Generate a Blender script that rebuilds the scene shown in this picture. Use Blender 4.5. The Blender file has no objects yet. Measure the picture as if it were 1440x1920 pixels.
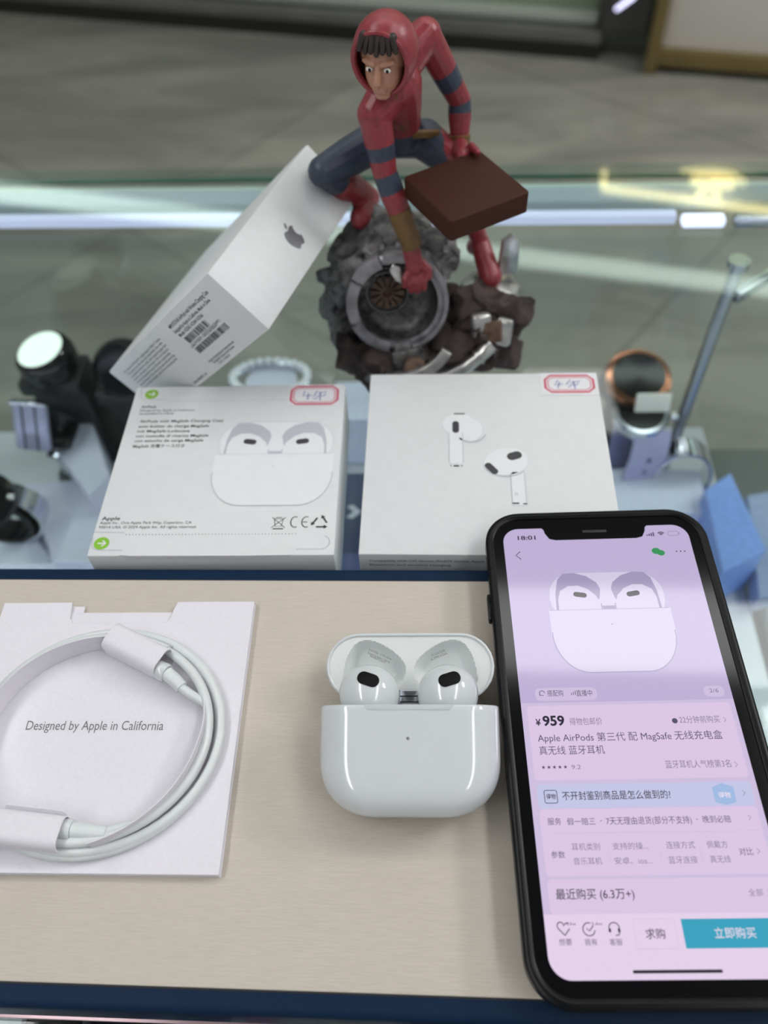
import bpy, bmesh, math, random
from mathutils import Vector, Matrix, noise, Euler
random.seed(7)
SC = bpy.context.scene
COL = SC.collection
MM = 0.001
PI = math.pi

# ------------------------------------------------------------------ camera, world, lights, exposure
CAM_M = Matrix(((0.9983, 0.0007, 0.0576), (0.0333, 0.8083, -0.5879), (-0.0470, 0.5888, 0.8069)))
CAM_P = Vector((0, 0, 0.2781))
FPX = 1518.9
cam_d = bpy.data.cameras.new('camera')
cam = bpy.data.objects.new('camera', cam_d)
COL.objects.link(cam)
cam.matrix_world = Matrix.Translation(CAM_P) @ CAM_M.to_4x4()
cam_d.sensor_fit = 'HORIZONTAL'
cam_d.lens = 5.7
cam_d.sensor_width = 5.7 * 1440 / FPX
cam_d.clip_start = 0.01
cam_d.clip_end = 50
cam_d.dof.use_dof = True
cam_d.dof.focus_distance = 0.258
cam_d.dof.aperture_fstop = 1.7
SC.camera = cam

SC.view_settings.view_transform = 'Standard'
SC.view_settings.look = 'None'
SC.view_settings.gamma = 1.0
SC.view_settings.exposure = -0.06
SC.view_settings.use_curve_mapping = False

wd = bpy.data.worlds.new('world')
SC.world = wd
wd.use_nodes = True
wd.node_tree.nodes['Background'].inputs[0].default_value = (0.93, 0.97, 1.0, 1)
wd.node_tree.nodes['Background'].inputs[1].default_value = 0.45

# ceiling panels, last two added unseen to brighten aisle and cabinet (x, y, width, length, strength)
CEIL_Z = 1.9
PANELS = [(-1.05, -0.3, 0.3, 2.4, 10.0), (1.05, -0.3, 0.3, 2.4, 8.0), (0.2, 1.09, 2.6, 0.26, 5.5), (0.0, 2.05, 1.3, 0.3, 3.5), (2.5, 1.1, 0.7, 0.9, 26.0)]
LED_CASE = 24.0
SCREEN_GAIN = 0.92


# ------------------------------------------------------------------ helpers
def at(u, v, y):
    """point of the photograph's ray (u, v) that lies at depth y"""
    d = CAM_M @ Vector(((u - 720) / FPX, -(v - 960) / FPX, -1))
    return CAM_P + d * (y / d.y)


def atz(u, v, z):
    d = CAM_M @ Vector(((u - 720) / FPX, -(v - 960) / FPX, -1))
    return CAM_P + d * ((z - CAM_P.z) / d.z)


def lin(c):
    if isinstance(c, str):
        c = [int(c[i:i + 2], 16) / 255 for i in (0, 2, 4)]
    return tuple((x / 12.92 if x <= 0.04045 else ((x + 0.055) / 1.055) ** 2.4) for x in c)


def mat(name, col, rough=0.5, metal=0.0, spec=0.5, vary=0.03, scale=200, bump=0.0, bscale=None, emit=0.0, coat=0.0, stretch=None, col2=None):
    m = bpy.data.materials.new(name)
    m.use_nodes = True
    nt = m.node_tree
    b = nt.nodes['Principled BSDF']
    c = lin(col)
    tc = nt.nodes.new('ShaderNodeTexCoord')
    mp = nt.nodes.new('ShaderNodeMapping')
    if stretch: mp.inputs['Scale'].default_value = stretch
    nt.links.new(tc.outputs['Object'], mp.inputs[0])
    nz = nt.nodes.new('ShaderNodeTexNoise')
    nz.inputs['Scale'].default_value = scale
    nz.inputs['Detail'].default_value = 4
    nt.links.new(mp.outputs[0], nz.inputs['Vector'])
    rp = nt.nodes.new('ShaderNodeValToRGB')
    lo = [max(0, x * (1 - 2 * vary)) for x in c]
    hi = [min(1, x * (1 + 2 * vary)) for x in c]
    if col2: lo, hi = c, lin(col2)
    rp.color_ramp.elements[0].position = 0.3
    rp.color_ramp.elements[1].position = 0.7
    rp.color_ramp.elements[0].color = (*lo, 1)
    rp.color_ramp.elements[1].color = (*hi, 1)
    nt.links.new(nz.outputs['Fac'], rp.inputs[0])
    nt.links.new(rp.outputs[0], b.inputs['Base Color'])
    b.inputs['Roughness'].default_value = rough
    b.inputs['Metallic'].default_value = metal
    b.inputs['Specular IOR Level'].default_value = spec
    b.inputs['Coat Weight'].default_value = coat
    if emit:
        nt.links.new(rp.outputs[0], b.inputs['Emission Color'])
        b.inputs['Emission Strength'].default_value = emit
    if bump:
        n2 = nt.nodes.new('ShaderNodeTexNoise')
        n2.inputs['Scale'].default_value = bscale or scale
        n2.inputs['Detail'].default_value = 5
        nt.links.new(mp.outputs[0], n2.inputs['Vector'])
        bp = nt.nodes.new('ShaderNodeBump')
        bp.inputs['Strength'].default_value = bump
        bp.inputs['Distance'].default_value = 0.0005
        nt.links.new(n2.outputs['Fac'], bp.inputs['Height'])
        nt.links.new(bp.outputs[0], b.inputs['Normal'])
    return m


def glass_mat(name, tint, boost=1.0):
    """clear pane: straight transmission plus a Fresnel (Schlick) mirror reflection"""
    m = bpy.data.materials.new(name)
    m.use_nodes = True
    nt = m.node_tree
    nt.nodes.remove(nt.nodes['Principled BSDF'])
    out = nt.nodes['Material Output']
    tr = nt.nodes.new('ShaderNodeBsdfTransparent')
    tr.inputs[0].default_value = (*tint, 1)
    gl = nt.nodes.new('ShaderNodeBsdfGlossy')
    gl.inputs['Roughness'].default_value = 0.01
    geo = nt.nodes.new('ShaderNodeNewGeometry')
    dt = nt.nodes.new('ShaderNodeVectorMath'); dt.operation = 'DOT_PRODUCT'
    nt.links.new(geo.outputs['Normal'], dt.inputs[0]); nt.links.new(geo.outputs['Incoming'], dt.inputs[1])
    ab = nt.nodes.new('ShaderNodeMath'); ab.operation = 'ABSOLUTE'
    nt.links.new(dt.outputs['Value'], ab.inputs[0])
    su = nt.nodes.new('ShaderNodeMath'); su.operation = 'SUBTRACT'; su.inputs[0].default_value = 1.0
    nt.links.new(ab.outputs[0], su.inputs[1])
    pw = nt.nodes.new('ShaderNodeMath'); pw.operation = 'POWER'; pw.inputs[1].default_value = 5.0
    nt.links.new(su.outputs[0], pw.inputs[0])
    ma = nt.nodes.new('ShaderNodeMath'); ma.operation = 'MULTIPLY_ADD'; ma.use_clamp = True
    ma.inputs[1].default_value = 0.96; ma.inputs[2].default_value = 0.04 * boost
    nt.links.new(pw.outputs[0], ma.inputs[0])
    mx = nt.nodes.new('ShaderNodeMixShader')
    nt.links.new(ma.outputs[0], mx.inputs[0]); nt.links.new(tr.outputs[0], mx.inputs[1]); nt.links.new(gl.outputs[0], mx.inputs[2])
    nt.links.new(mx.outputs[0], out.inputs['Surface'])
    return m


class MB:
    def __init__(s):
        s.v = []; s.f = []; s.mi = []
    def add(s, verts, faces, mi=0, M=None):
        o = len(s.v)
        for p in verts:
            p = Vector(p)
            s.v.append(M @ p if M else p)
        for f in faces:
            s.f.append([i + o for i in f]); s.mi.append(mi)
        return s
    def bm(s, b, mi=0, M=None):
        b.verts.index_update()
        s.add([v.co.copy() for v in b.verts], [[v.index for v in f.verts] for f in b.faces], mi, M)
        b.free(); return s
    def box(s, c, size, bevel=0.0, seg=2, mi=0, M=None):
        b = bmesh.new()
        bmesh.ops.create_cube(b, size=1.0)
        for v in b.verts: v.co = Vector((v.co.x * size[0], v.co.y * size[1], v.co.z * size[2])) + Vector(c)
        if bevel: bmesh.ops.bevel(b, geom=b.edges[:], offset=bevel, segments=seg, profile=0.5, affect='EDGES')
        return s.bm(b, mi, M)
    def prism(s, pts, z0, z1, bevel=0.0, seg=2, mi=0, M=None):
        b = bmesh.new()
        vs = [b.verts.new((p[0], p[1], z0)) for p in pts]
        f = b.faces.new(vs)
        r = bmesh.ops.extrude_face_region(b, geom=[f])
        for e in r['geom']:
            if isinstance(e, bmesh.types.BMVert): e.co.z = z1
        bmesh.ops.recalc_face_normals(b, faces=b.faces[:])
        if bevel:
            es = [e for e in b.edges if abs(e.verts[0].co.z - e.verts[1].co.z) < 1e-9]
            bmesh.ops.bevel(b, geom=es, offset=bevel, segments=seg, profile=0.5, affect='EDGES')
        return s.bm(b, mi, M)
    def flat(s, pts, z=0.0, mi=0, M=None):
        return s.add([(p[0], p[1], z) for p in pts], [list(range(len(pts)))], mi, M)
    def lathe(s, prof, seg=32, mi=0, M=None, cap=True):
        v = []; f = []
        n = len(prof)
        for i in range(seg):
            a = 2 * PI * i / seg
            for r, z in prof: v.append((r * math.cos(a), r * math.sin(a), z))
        for i in range(seg):
            j = (i + 1) % seg
            for k in range(n - 1): f.append([i * n + k, j * n + k, j * n + k + 1, i * n + k + 1])
        if cap:
            if prof[0][0] > 1e-9: f.append([i * n for i in range(seg)][::-1])
            if prof[-1][0] > 1e-9: f.append([i * n + n - 1 for i in range(seg)])
        return s.add(v, f, mi, M)
    def tube(s, path, r, seg=12, closed=False, mi=0, M=None, flatten=None):
        P = [Vector(p) for p in path]; n = len(P); v = []; f = []
        up = Vector((0, 0, 1)); prev = None
        for i in range(n):
            a = P[(i - 1) % n] if (closed or i > 0) else P[i]
            b = P[(i + 1) % n] if (closed or i < n - 1) else P[i]
            t = (b - a).normalized()
            if prev is None:
                x = t.cross(up)
                if x.length < 1e-3: x = t.cross(Vector((0, 1, 0)))
            else: x = prev - t * prev.dot(t)
            x.normalize(); prev = x; y = x.cross(t).normalized()
            rr = r[i] if isinstance(r, (list, tuple)) else r
            for k in range(seg):
                q = 2 * PI * k / seg
                v.append(P[i] + x * (rr * math.cos(q)) + y * (rr * math.sin(q) * (flatten or 1)))
        m = n if closed else n - 1
        for i in range(m):
            j = (i + 1) % n
            for k in range(seg):
                l = (k + 1) % seg
                f.append([i * seg + k, i * seg + l, j * seg + l, j * seg + k])
        if not closed:
            f.append([k for k in range(seg)][::-1]); f.append([(n - 1) * seg + k for k in range(seg)])
        return s.add(v, f, mi, M)
    def ribbon(s, path, wdir, width, thick, mi=0, M=None, closed=False):
        """band swept along path; wdir = direction across the band"""
        P = [Vector(p) for p in path]; n = len(P); v = []; f = []
        W = Vector(wdir).normalized()
        for i in range(n):
            a = P[(i - 1) % n] if (closed or i > 0) else P[i]
            b = P[(i + 1) % n] if (closed or i < n - 1) else P[i]
            t = (b - a).normalized(); q = t.cross(W).normalized()
            for sx, sy in ((-1, -1), (1, -1), (1, 1), (-1, 1)):
                v.append(P[i] + W * (sx * width / 2) + q * (sy * thick / 2))
        m = n if closed else n - 1
        for i in range(m):
            j = (i + 1) % n
            for k in range(4):
                l = (k + 1) % 4
                f.append([i * 4 + k, i * 4 + l, j * 4 + l, j * 4 + k])
        if not closed: f.append([3, 2, 1, 0]); f.append([(n - 1) * 4 + k for k in range(4)])
        return s.add(v, f, mi, M)
    def ell(s, c, r, mi=0, M=None, rot=None, seg=24, rings=14):
        v = []; f = []
        R = rot.to_matrix() if rot else Matrix.Identity(3)
        c = Vector(c)
        for i in range(rings + 1):
            th = PI * i / rings
            for k in range(seg):
                ph = 2 * PI * k / seg
                v.append(c + R @ Vector((r[0] * math.sin(th) * math.cos(ph), r[1] * math.sin(th) * math.sin(ph), r[2] * math.cos(th))))
        for i in range(rings):
            for k in range(seg):
                l = (k + 1) % seg
                f.append([i * seg + k, (i + 1) * seg + k, (i + 1) * seg + l, i * seg + l])
        return s.add(v, f, mi, M)
    def limb(s, a, b, ra, rb, mi=0, n=4, seg=14):
        """tapered limb with rounded ends"""
        a = Vector(a); b = Vector(b)
        d = b - a; L = d.length
        q = Vector((0, 0, 1)).rotation_difference(d).to_matrix().to_4x4()
        prof = [(ra * math.cos(t), ra * math.sin(t)) for t in [(-PI / 2 + 1e-4) * (1 - i / 5) for i in range(6)]]
        prof += [(rb * math.cos(t), L + rb * math.sin(t)) for t in [(PI / 2 - 1e-4) * i / 5 for i in range(6)]]
        prof[0] = (1e-7, -ra); prof[-1] = (1e-7, L + rb)
        return s.lathe(prof, seg, mi, Matrix.Translation(a) @ q, cap=False)
    def build(s, name, mats, parent=None, smooth=True, angle=40, M=None):
        me = bpy.data.meshes.new(name)
        me.from_pydata([tuple(v) for v in s.v], [], s.f)
        if not isinstance(mats, (list, tuple)): mats = [mats]
        for m in mats: me.materials.append(m)
        me.polygons.foreach_set('material_index', s.mi)
        me.update()
        if smooth:
            me.polygons.foreach_set('use_smooth', [True] * len(me.polygons))
            me.set_sharp_from_angle(angle=math.radians(angle))
        o = bpy.data.objects.new(name, me)
        COL.objects.link(o)
        if parent: o.parent = parent
        if M: o.matrix_local = M
        return o


def remesh(name, mb, voxel, mats, parent=None, iters=4, assign=None, disp=None):
    """one continuous skin around the collected shapes"""
    tmp = mb.build('tmp', mats, None, smooth=False)
    md = tmp.modifiers.new('r', 'REMESH'); md.mode = 'VOXEL'; md.voxel_size = voxel
    if iters:
        ms = tmp.modifiers.new('s', 'SMOOTH'); ms.iterations = iters; ms.factor = 0.5
    dg = bpy.context.evaluated_depsgraph_get()
    me = bpy.data.meshes.new_from_object(tmp.evaluated_get(dg))
    me.name = name
    old = tmp.data
    bpy.data.objects.remove(tmp); bpy.data.meshes.remove(old)
    me.materials.clear()
    if not isinstance(mats, (list, tuple)): mats = [mats]
    for m in mats: me.materials.append(m)
    if disp:
        for v in me.vertices: v.co = disp(v.co.copy())
    if assign: me.polygons.foreach_set('material_index', [assign(p.center) for p in me.polygons])
    else: me.polygons.foreach_set('material_index', [0] * len(me.polygons))
    me.polygons.foreach_set('use_smooth', [True] * len(me.polygons))
    me.update()
    o = bpy.data.objects.new(name, me)
    COL.objects.link(o)
    if parent: o.parent = parent
    return o


_gl = {}
def glyphs(body, bold=0.0, res=3):
    k = (body, bold)
    if k not in _gl:
        c = bpy.data.curves.new('t', 'FONT')
        c.body = body; c.resolution_u = res; c.offset = bold
        o = bpy.data.objects.new('t', c); COL.objects.link(o)
        bpy.context.view_layer.update()
        dg = bpy.context.evaluated_depsgraph_get()
        me = bpy.data.meshes.new_from_object(o.evaluated_get(dg))
        _gl[k] = ([tuple(v.co) for v in me.vertices], [list(p.vertices) for p in me.polygons])
        bpy.data.objects.remove(o); bpy.data.curves.remove(c); bpy.data.meshes.remove(me)
    return _gl[k]


def text(mb, body, x, y, w=None, h=None, z=0.0, bold=0.0, mi=0, M=None, slant=0.0):
    """lettering: left end x, baseline y, width w, cap height h (metres)"""
    V, F = glyphs(body, bold)
    x0 = min(p[0] for p in V); x1 = max(p[0] for p in V)
    sx = (w / (x1 - x0)) if w else h / 0.7
    sy = (h / 0.7) if h else sx
    mb.add([(x + (p[0] - x0) * sx + p[1] * sy * slant, y + p[1] * sy, z) for p in V], F, mi, M)
    return mb


def stroke(mb, pts, w, z=0.0, mi=0, M=None, closed=False):
    """flat line of width w through 2-D points"""
    P = [Vector((p[0], p[1])) for p in pts]
    n = len(P); L = []; R = []
    for i in range(n):
        a = P[(i - 1) % n] if closed or i > 0 else P[i]
        b = P[(i + 1) % n] if closed or i < n - 1 else P[i]
        t = (b - a)
        if t.length < 1e-12: t = Vector((1, 0))
        t.normalize(); q = Vector((-t.y, t.x)) * (w / 2)
        L.append(P[i] + q); R.append(P[i] - q)
    m = n if closed else n - 1
    vs = [(p.x, p.y, z) for p in L] + [(p.x, p.y, z) for p in R]
    fs = []
    for i in range(m):
        j = (i + 1) % n
        fs.append([i, n + i, n + j, j])
    return mb.add(vs, fs, mi, M)


def rrect(cx, cy, w, h, r, n=6):
    r = min(r, w / 2 - 1e-9, h / 2 - 1e-9)
    out = []
    for (sx, sy, a0) in ((1, 1, 0), (-1, 1, 90), (-1, -1, 180), (1, -1, 270)):
        for i in range(n + 1):
            a = math.radians(a0 + 90 * i / n)
            out.append((cx + sx * (w / 2 - r) + r * math.cos(a), cy + sy * (h / 2 - r) + r * math.sin(a)))
    return out


def circ(cx, cy, r, n=24, ry=None, rot=0.0):
    ry = ry or r; c, s_ = math.cos(rot), math.sin(rot)
    return [(cx + r * math.cos(2 * PI * i / n) * c - ry * math.sin(2 * PI * i / n) * s_,
             cy + r * math.cos(2 * PI * i / n) * s_ + ry * math.sin(2 * PI * i / n) * c) for i in range(n)]


def arc(cx, cy, r, a0, a1, n=16, ry=None):
    ry = ry or r
    return [(cx + r * math.cos(math.radians(a0 + (a1 - a0) * i / n)), cy + ry * math.sin(math.radians(a0 + (a1 - a0) * i / n))) for i in range(n + 1)]


def tag(o, label, cat, group=None, kind=None):
    o['label'] = label; o['category'] = cat
    if group: o['group'] = group
    if kind: o['kind'] = kind
    return o


def thing(name, label, cat, loc=(0, 0, 0), rot=None, group=None):
    o = bpy.data.objects.new(name, None)
    o.empty_display_size = 0.01
    COL.objects.link(o)
    o.location = loc
    if rot is not None: o.rotation_euler = rot
    return tag(o, label, cat, group)


def structure(o):
    o['kind'] = 'structure'
    return o


def copy_tree(o, parent=None):
    c = o.copy(); COL.objects.link(c)
    if parent: c.parent = parent
    for ch in list(o.children): copy_tree(ch, c)
    return c


# ------------------------------------------------------------------ materials
WHITE = mat('white_carton', 'd3d5d6', 0.45, vary=0.01)
INK = mat('black_ink', '26262a', 0.6, vary=0.02)
INKG = mat('grey_ink', '6f7074', 0.6, vary=0.02)
PICW = mat('picture_white', 'dcdee0', 0.45, vary=0.008)
PICW2 = mat('picture_pale', 'cfd1d5', 0.45, vary=0.008)
PICG = mat('picture_shadow_grey', 'b4b6bf', 0.45, vary=0.01)
PICK = mat('picture_black', '35353a', 0.45, vary=0.02)
GREEN = mat('sticker_green', '7fb52a', 0.4, vary=0.02)
REDINK = mat('sticker_red', 'c2415c', 0.5, vary=0.03)
PENBLUE = mat('blue_pen', '4a55a0', 0.5, vary=0.05)
STICKER = mat('sticker_paper', 'd9d9dc', 0.5, vary=0.01)
GREYLOGO = mat('logo_grey', '7d7f84', 0.3, metal=0.6)
PAPER = mat('paper_card', 'dcd9e0', 0.7, vary=0.012, scale=900, bump=0.05, bscale=3000)
PLASTIC = mat('glossy_white_plastic', 'cdd1d3', 0.08, vary=0.005, coat=0.3)
PLASTIC2 = mat('satin_white_plastic', 'dfe3e2', 0.35, vary=0.008)
RUBBERW = mat('cable_white', 'd3d7d8', 0.4, vary=0.01)
BLACKG = mat('black_gloss', '0b0b0d', 0.1, spec=0.35, vary=0.05)
BLACKR = mat('black_rubber', '0b0c0e', 0.32, spec=0.18, vary=0.1)
VENTB = mat('vent_mesh_black', '0c0c0e', 0.55, spec=0.15, vary=0.3, scale=6000)
BLACKM = mat('black_matte', '17171a', 0.55, vary=0.1)
STEEL = mat('brushed_steel', 'b9bcc4', 0.25, metal=1.0, vary=0.05, scale=800)
CHROME = mat('chrome', 'd6d8e0', 0.08, metal=1.0, vary=0.01)
ROSE = mat('rose_gold', 'c08468', 0.2, metal=1.0, vary=0.03)
NAVY = mat('navy_leatherette', '07223d', 0.5, spec=0.15, vary=0.06, scale=1500, bump=0.15, bscale=4000)
CREAM = mat('cream_brushed_fabric', 'beb5a9', 0.55, vary=0.03, scale=900, bump=0.2, bscale=900, stretch=(0.22, 3.6, 1))
SEAM = mat('dark_seam', '16181d', 0.7)
BROWN = mat('brown_slab', '3f2219', 0.6, spec=0.15, vary=0.05, scale=500, bump=0.1, bscale=2500)
LAV = mat('lavender_silicone', 'a9a9c9', 0.5, vary=0.03)
TAN = mat('tan_leather', '6e5026', 0.5, vary=0.1, scale=600)
RED = mat('red_paint', '8a3238', 0.36, vary=0.10, scale=500, bump=0.15, bscale=700)
SLATE = mat('slate_blue_paint', '343c4c', 0.42, vary=0.10, scale=500, bump=0.15, bscale=700)
SKIN = mat('painted_skin', 'b07f66', 0.5, vary=0.04, scale=400)
HAIR = mat('painted_hair', '2c211c', 0.5, vary=0.1)
ROCK = mat('dark_rock', '211918', 0.8, col2='4a3c38', scale=160, bump=0.9, bscale=260)
GREYROCK = mat('grey_rock', '38373a', 0.5, metal=0.25, col2='8e8c8a', scale=190, bump=0.9, bscale=260)
PEWTER = mat('worn_pewter', '55555a', 0.35, metal=0.75, col2='9a9a9e', scale=150, bump=0.4, bscale=300)
RIMM = mat('rim_pewter', '6c6a6e', 0.4, metal=0.4, col2='a19da2', scale=140, bump=0.3, bscale=300)
SILVER = mat('silver_paint', '8f8f90', 0.28, metal=0.8, col2='d8d6d2', scale=110, bump=0.3, bscale=300)
DARKPEW = mat('dark_pewter', '2b2b2d', 0.45, metal=0.5, col2='6e6c6a', scale=260, bump=0.4, bscale=500)
RUST = mat('rusty_brown', '3a2a20', 0.6, col2='6b5240', scale=300)
FROST = mat('frosted_white_acrylic', 'c9cbdc', 0.3, vary=0.02)
BLUEP = mat('blue_acrylic', '86a4e6', 0.15, vary=0.04)
DIALREFL = mat('dial_reflection_glow', 'f4fff4', 0.2, vary=0.01, emit=0.55)  # white reflection on the dark dial, put in as emission
CRYSTAL = mat('crystal', 'f4f6ff', 0.05, metal=0.2, vary=0.05, scale=900)
GLASS = glass_mat('counter_glass', (0.925, 0.970, 0.955))
EDGEG = glass_mat('glass_edge', (0.80, 0.88, 0.84), 0.5)
CLEAR = glass_mat('clear_pane', (0.97, 0.985, 0.98))
GLASSEDGE = mat('green_glass_edge', '2f5a4c', 0.15, vary=0.1, scale=30)


def emitter(name, col, s):
    return mat(name, col, 0.5, vary=0.0, emit=s)


# ================================================================== SETTING
def floor_mat():
    m = bpy.data.materials.new('grey_stone_tiles')
    m.use_nodes = True
    nt = m.node_tree; b = nt.nodes['Principled BSDF']
    tc = nt.nodes.new('ShaderNodeTexCoord')
    mp = nt.nodes.new('ShaderNodeMapping')
    mp.inputs['Rotation'].default_value = (0, 0, math.radians(38))
    mp.inputs['Location'].default_value = (0.47, 0.30, 0)
    nt.links.new(tc.outputs['Object'], mp.inputs[0])
    br = nt.nodes.new('ShaderNodeTexBrick')
    br.offset = 0.0
    br.inputs['Scale'].default_value = 1.0
    br.inputs['Brick Width'].default_value = 1.2; br.inputs['Row Height'].default_value = 1.2
    br.inputs['Mortar Size'].default_value = 0.004
    br.inputs['Color1'].default_value = (1, 1, 1, 1); br.inputs['Color2'].default_value = (0.93, 0.93, 0.93, 1)
    br.inputs['Mortar'].default_value = (0.62, 0.62, 0.62, 1)
    nt.links.new(mp.outputs[0], br.inputs['Vector'])
    mp2 = nt.nodes.new('ShaderNodeMapping'); mp2.inputs['Scale'].default_value = (0.8, 3.0, 1)
    nt.links.new(tc.outputs['Object'], mp2.inputs[0])
    nz = nt.nodes.new('ShaderNodeTexNoise'); nz.inputs['Scale'].default_value = 2.2; nz.inputs['Detail'].default_value = 7
    nz.inputs['Roughness'].default_value = 0.6; nz.inputs['Distortion'].default_value = 0.6
    nt.links.new(mp2.outputs[0], nz.inputs['Vector'])
    rp = nt.nodes.new('ShaderNodeValToRGB')
    rp.color_ramp.elements[0].position = 0.3; rp.color_ramp.elements[1].position = 0.72
    rp.color_ramp.elements[0].color = (*lin('757570'), 1); rp.color_ramp.elements[1].color = (*lin('a29f95'), 1)
    nt.links.new(nz.outputs['Fac'], rp.inputs[0])
    mx = nt.nodes.new('ShaderNodeMix'); mx.data_type = 'RGBA'; mx.blend_type = 'MULTIPLY'; mx.inputs[0].default_value = 1.0
    nt.links.new(rp.outputs[0], mx.inputs[6]); nt.links.new(br.outputs['Color'], mx.inputs[7])
    nt.links.new(mx.outputs[2], b.inputs['Base Color'])
    b.inputs['Roughness'].default_value = 0.22
    b.inputs['Specular IOR Level'].default_value = 0.4
    return m


FZ = -0.9
f = MB(); f.box((0, 1.2, FZ - 0.05), (9, 7.6, 0.1))
structure(f.build('floor', floor_mat(), smooth=False))
cl = MB(); cl.box((0, 1.2, CEIL_Z + 0.06), (9, 7.6, 0.1))
structure(cl.build('ceiling', mat('grey_ceiling', '8b8f8e', 0.8, vary=0.03, scale=3), smooth=False))

# opposite shop front: a frame turned a little against the counter
OPP = Matrix.Translation((0.6085, 2.4505, FZ)) @ Matrix.Rotation(math.radians(-13.7), 4, 'Z') @ Matrix.Translation((0, -0.05, 0))   # local x along the front, y away
def opp_at(u, v, yl):
    """local point of the shop front plane y = yl on a photograph ray"""
    d = CAM_M @ Vector(((u - 720) / FPX, -(v - 960) / FPX, -1))
    I = OPP.inverted(); o = I @ CAM_P; d = I.to_3x3() @ d
    return o + d * ((yl - o.y) / d.y)


w = MB(); w.box((0, 0.55, 1.4), (8, 0.1, 2.85), M=OPP)
structure(w.build('wall_back', mat('pale_grey_wall', '9a9c98', 0.7, vary=0.03, scale=4), smooth=False))
DKPLINTH = mat('dark_plinth', '1c1b16', 0.5, vary=0.1)
SILL = mat('grey_metal_sill', '6f706c', 0.35, metal=0.3, vary=0.05, scale=8)
t = MB(); t.box((-2.2, 0.12, 0.0225), (4.15, 0.08, 0.045), M=OPP)
structure(t.build('baseboard_back', DKPLINTH, smooth=False))
t = MB(); t.box((-2.2, 0.13, 0.0635), (4.15, 0.11, 0.037), 0.004, M=OPP)
structure(t.build('trim_1', SILL))
vit = thing('shop_vitrine', 'pale green glazed shop window base across the aisle', 'shop window')
v_ = MB(); v_.box((-1.99, 0.17, 0.62), (3.69, 0.06, 1.02), 0.004, M=OPP)
v_.build('glazed_panel', mat('pale_green_backpainted_glass', '8f9d84', 0.12, vary=0.04, scale=3), vit)
v_ = MB(); v_.box((-1.99, 0.12, 0.102), (3.69, 0.04, 0.026), 0.003, M=OPP)
v_.build('window_rail', mat('light_rail', 'a3aaa0', 0.3, vary=0.03), vit)
# dark pillar beside the white cabinet
p = MB(); p.box((-0.065, 0.13, 0.95), (0.142, 0.12, 1.73), 0.004, M=OPP)
pil = p.build('pillar', mat('dark_grey_lacquer', '3c3c3b', 0.18, vary=0.05, scale=6))
tag(pil, 'dark grey glossy pillar beside the white gold-trimmed cabinet', 'pillar')
p = MB(); p.box((0, 0, 0), (0.010, 0.006, 0.06), 0.004, M=OPP @ Matrix.Translation((-0.075, 0.066, 0.165)) @ Matrix.Rotation(math.radians(50), 4, 'Y'))
pl = p.build('glow_strip', emitter('pillar_reflection_glow', 'e6e6ff', 1.6), pil)  # white light mirrored in the pillar, put in as a glowing bar
# white display cabinet with gold trim
cab = thing('display_cabinet', 'white shop cabinet with gold trim across the aisle, top right corner', 'cabinet')
GOLD = mat('gold_trim', '8a7a4e', 0.35, metal=0.5, vary=0.05, scale=6)
c_ = MB(); c_.box((0.86, 0.20, 0.62), (1.64, 0.30, 1.11), 0.004, M=OPP)
c_.build('panel', mat('white_panel', 'e0dad2', 0.35, vary=0.01, scale=5), cab)
c_ = MB()
c_.box((0.86, 0.19, 0.044), (1.66, 0.32, 0.044), 0.003, M=OPP)
c_.build('bottom_rail', GOLD, cab)
c_ = MB(); c_.box((0.027, 0.19, 0.6), (0.034, 0.34, 1.2), 0.003, M=OPP)
c_.build('corner_post', GOLD, cab)
c_ = MB(); c_.box((0.88, 0.22, 0.011), (1.58, 0.26, 0.022), M=OPP)
c_.build('plinth', DKPLINTH, cab, smooth=False)
# gold lit line and fan emblem high on the shop front (they mirror in the counter glass)
GOLDGLOW = emitter('gold_sign_glow', 'ffefa8', 9.0)
sg = thing('shop_sign', 'warm gold lit line and fan emblem high on the opposite shop front', 'sign')
def mir(u, v, yl):
    """photograph ray mirrored at the counter glass, met with the shop front plane"""
    p0 = atz(u, v, 0.0); d = p0 - CAM_P; d.z = -d.z
    I = OPP.inverted(); o = I @ p0; d = I.to_3x3() @ d
    return o + d * ((yl - o.y) / d.y)
YS = 0.47
a, b, c2_ = mir(1133, 318, YS), mir(1131, 350, YS), mir(1470, 396, YS)
s_ = MB()
s_.tube([a, b], 0.012, 8, M=OPP)
s_.tube([b, c2_], 0.014, 8, M=OPP)
s_.build('light_line', GOLDGLOW, sg)
ec = mir(1342, 326, YS)
e_ = MB()
for ang, L in ((-66, .085), (-24, .10), (20, .10), (62, .085)):
    q = Matrix.Translation(ec) @ Matrix.Rotation(math.radians(ang), 4, 'Y')
    e_.prism([(0.006 * k_, -0.01) for k_ in (-1,)] + [(-0.020, -0.6 * L), (-0.008, -L), (0.008, -L), (0.020, -0.6 * L), (0.006, -0.01)], -0.012, 0.012, M=OPP @ q @ Matrix.Rotation(math.radians(-90), 4, 'X'))
e_.tube([ec + Vector((-0.125, 0, 0.0)), ec + Vector((-0.06, 0, -0.006)), ec + Vector((0, 0, -0.010)), ec + Vector((0.06, 0, -0.006)), ec + Vector((0.11, 0, 0.02))], [0.006, 0.010, 0.012, 0.010, 0.008], 8, M=OPP)
e_.build('fan_emblem', GOLDGLOW, sg)

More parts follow.
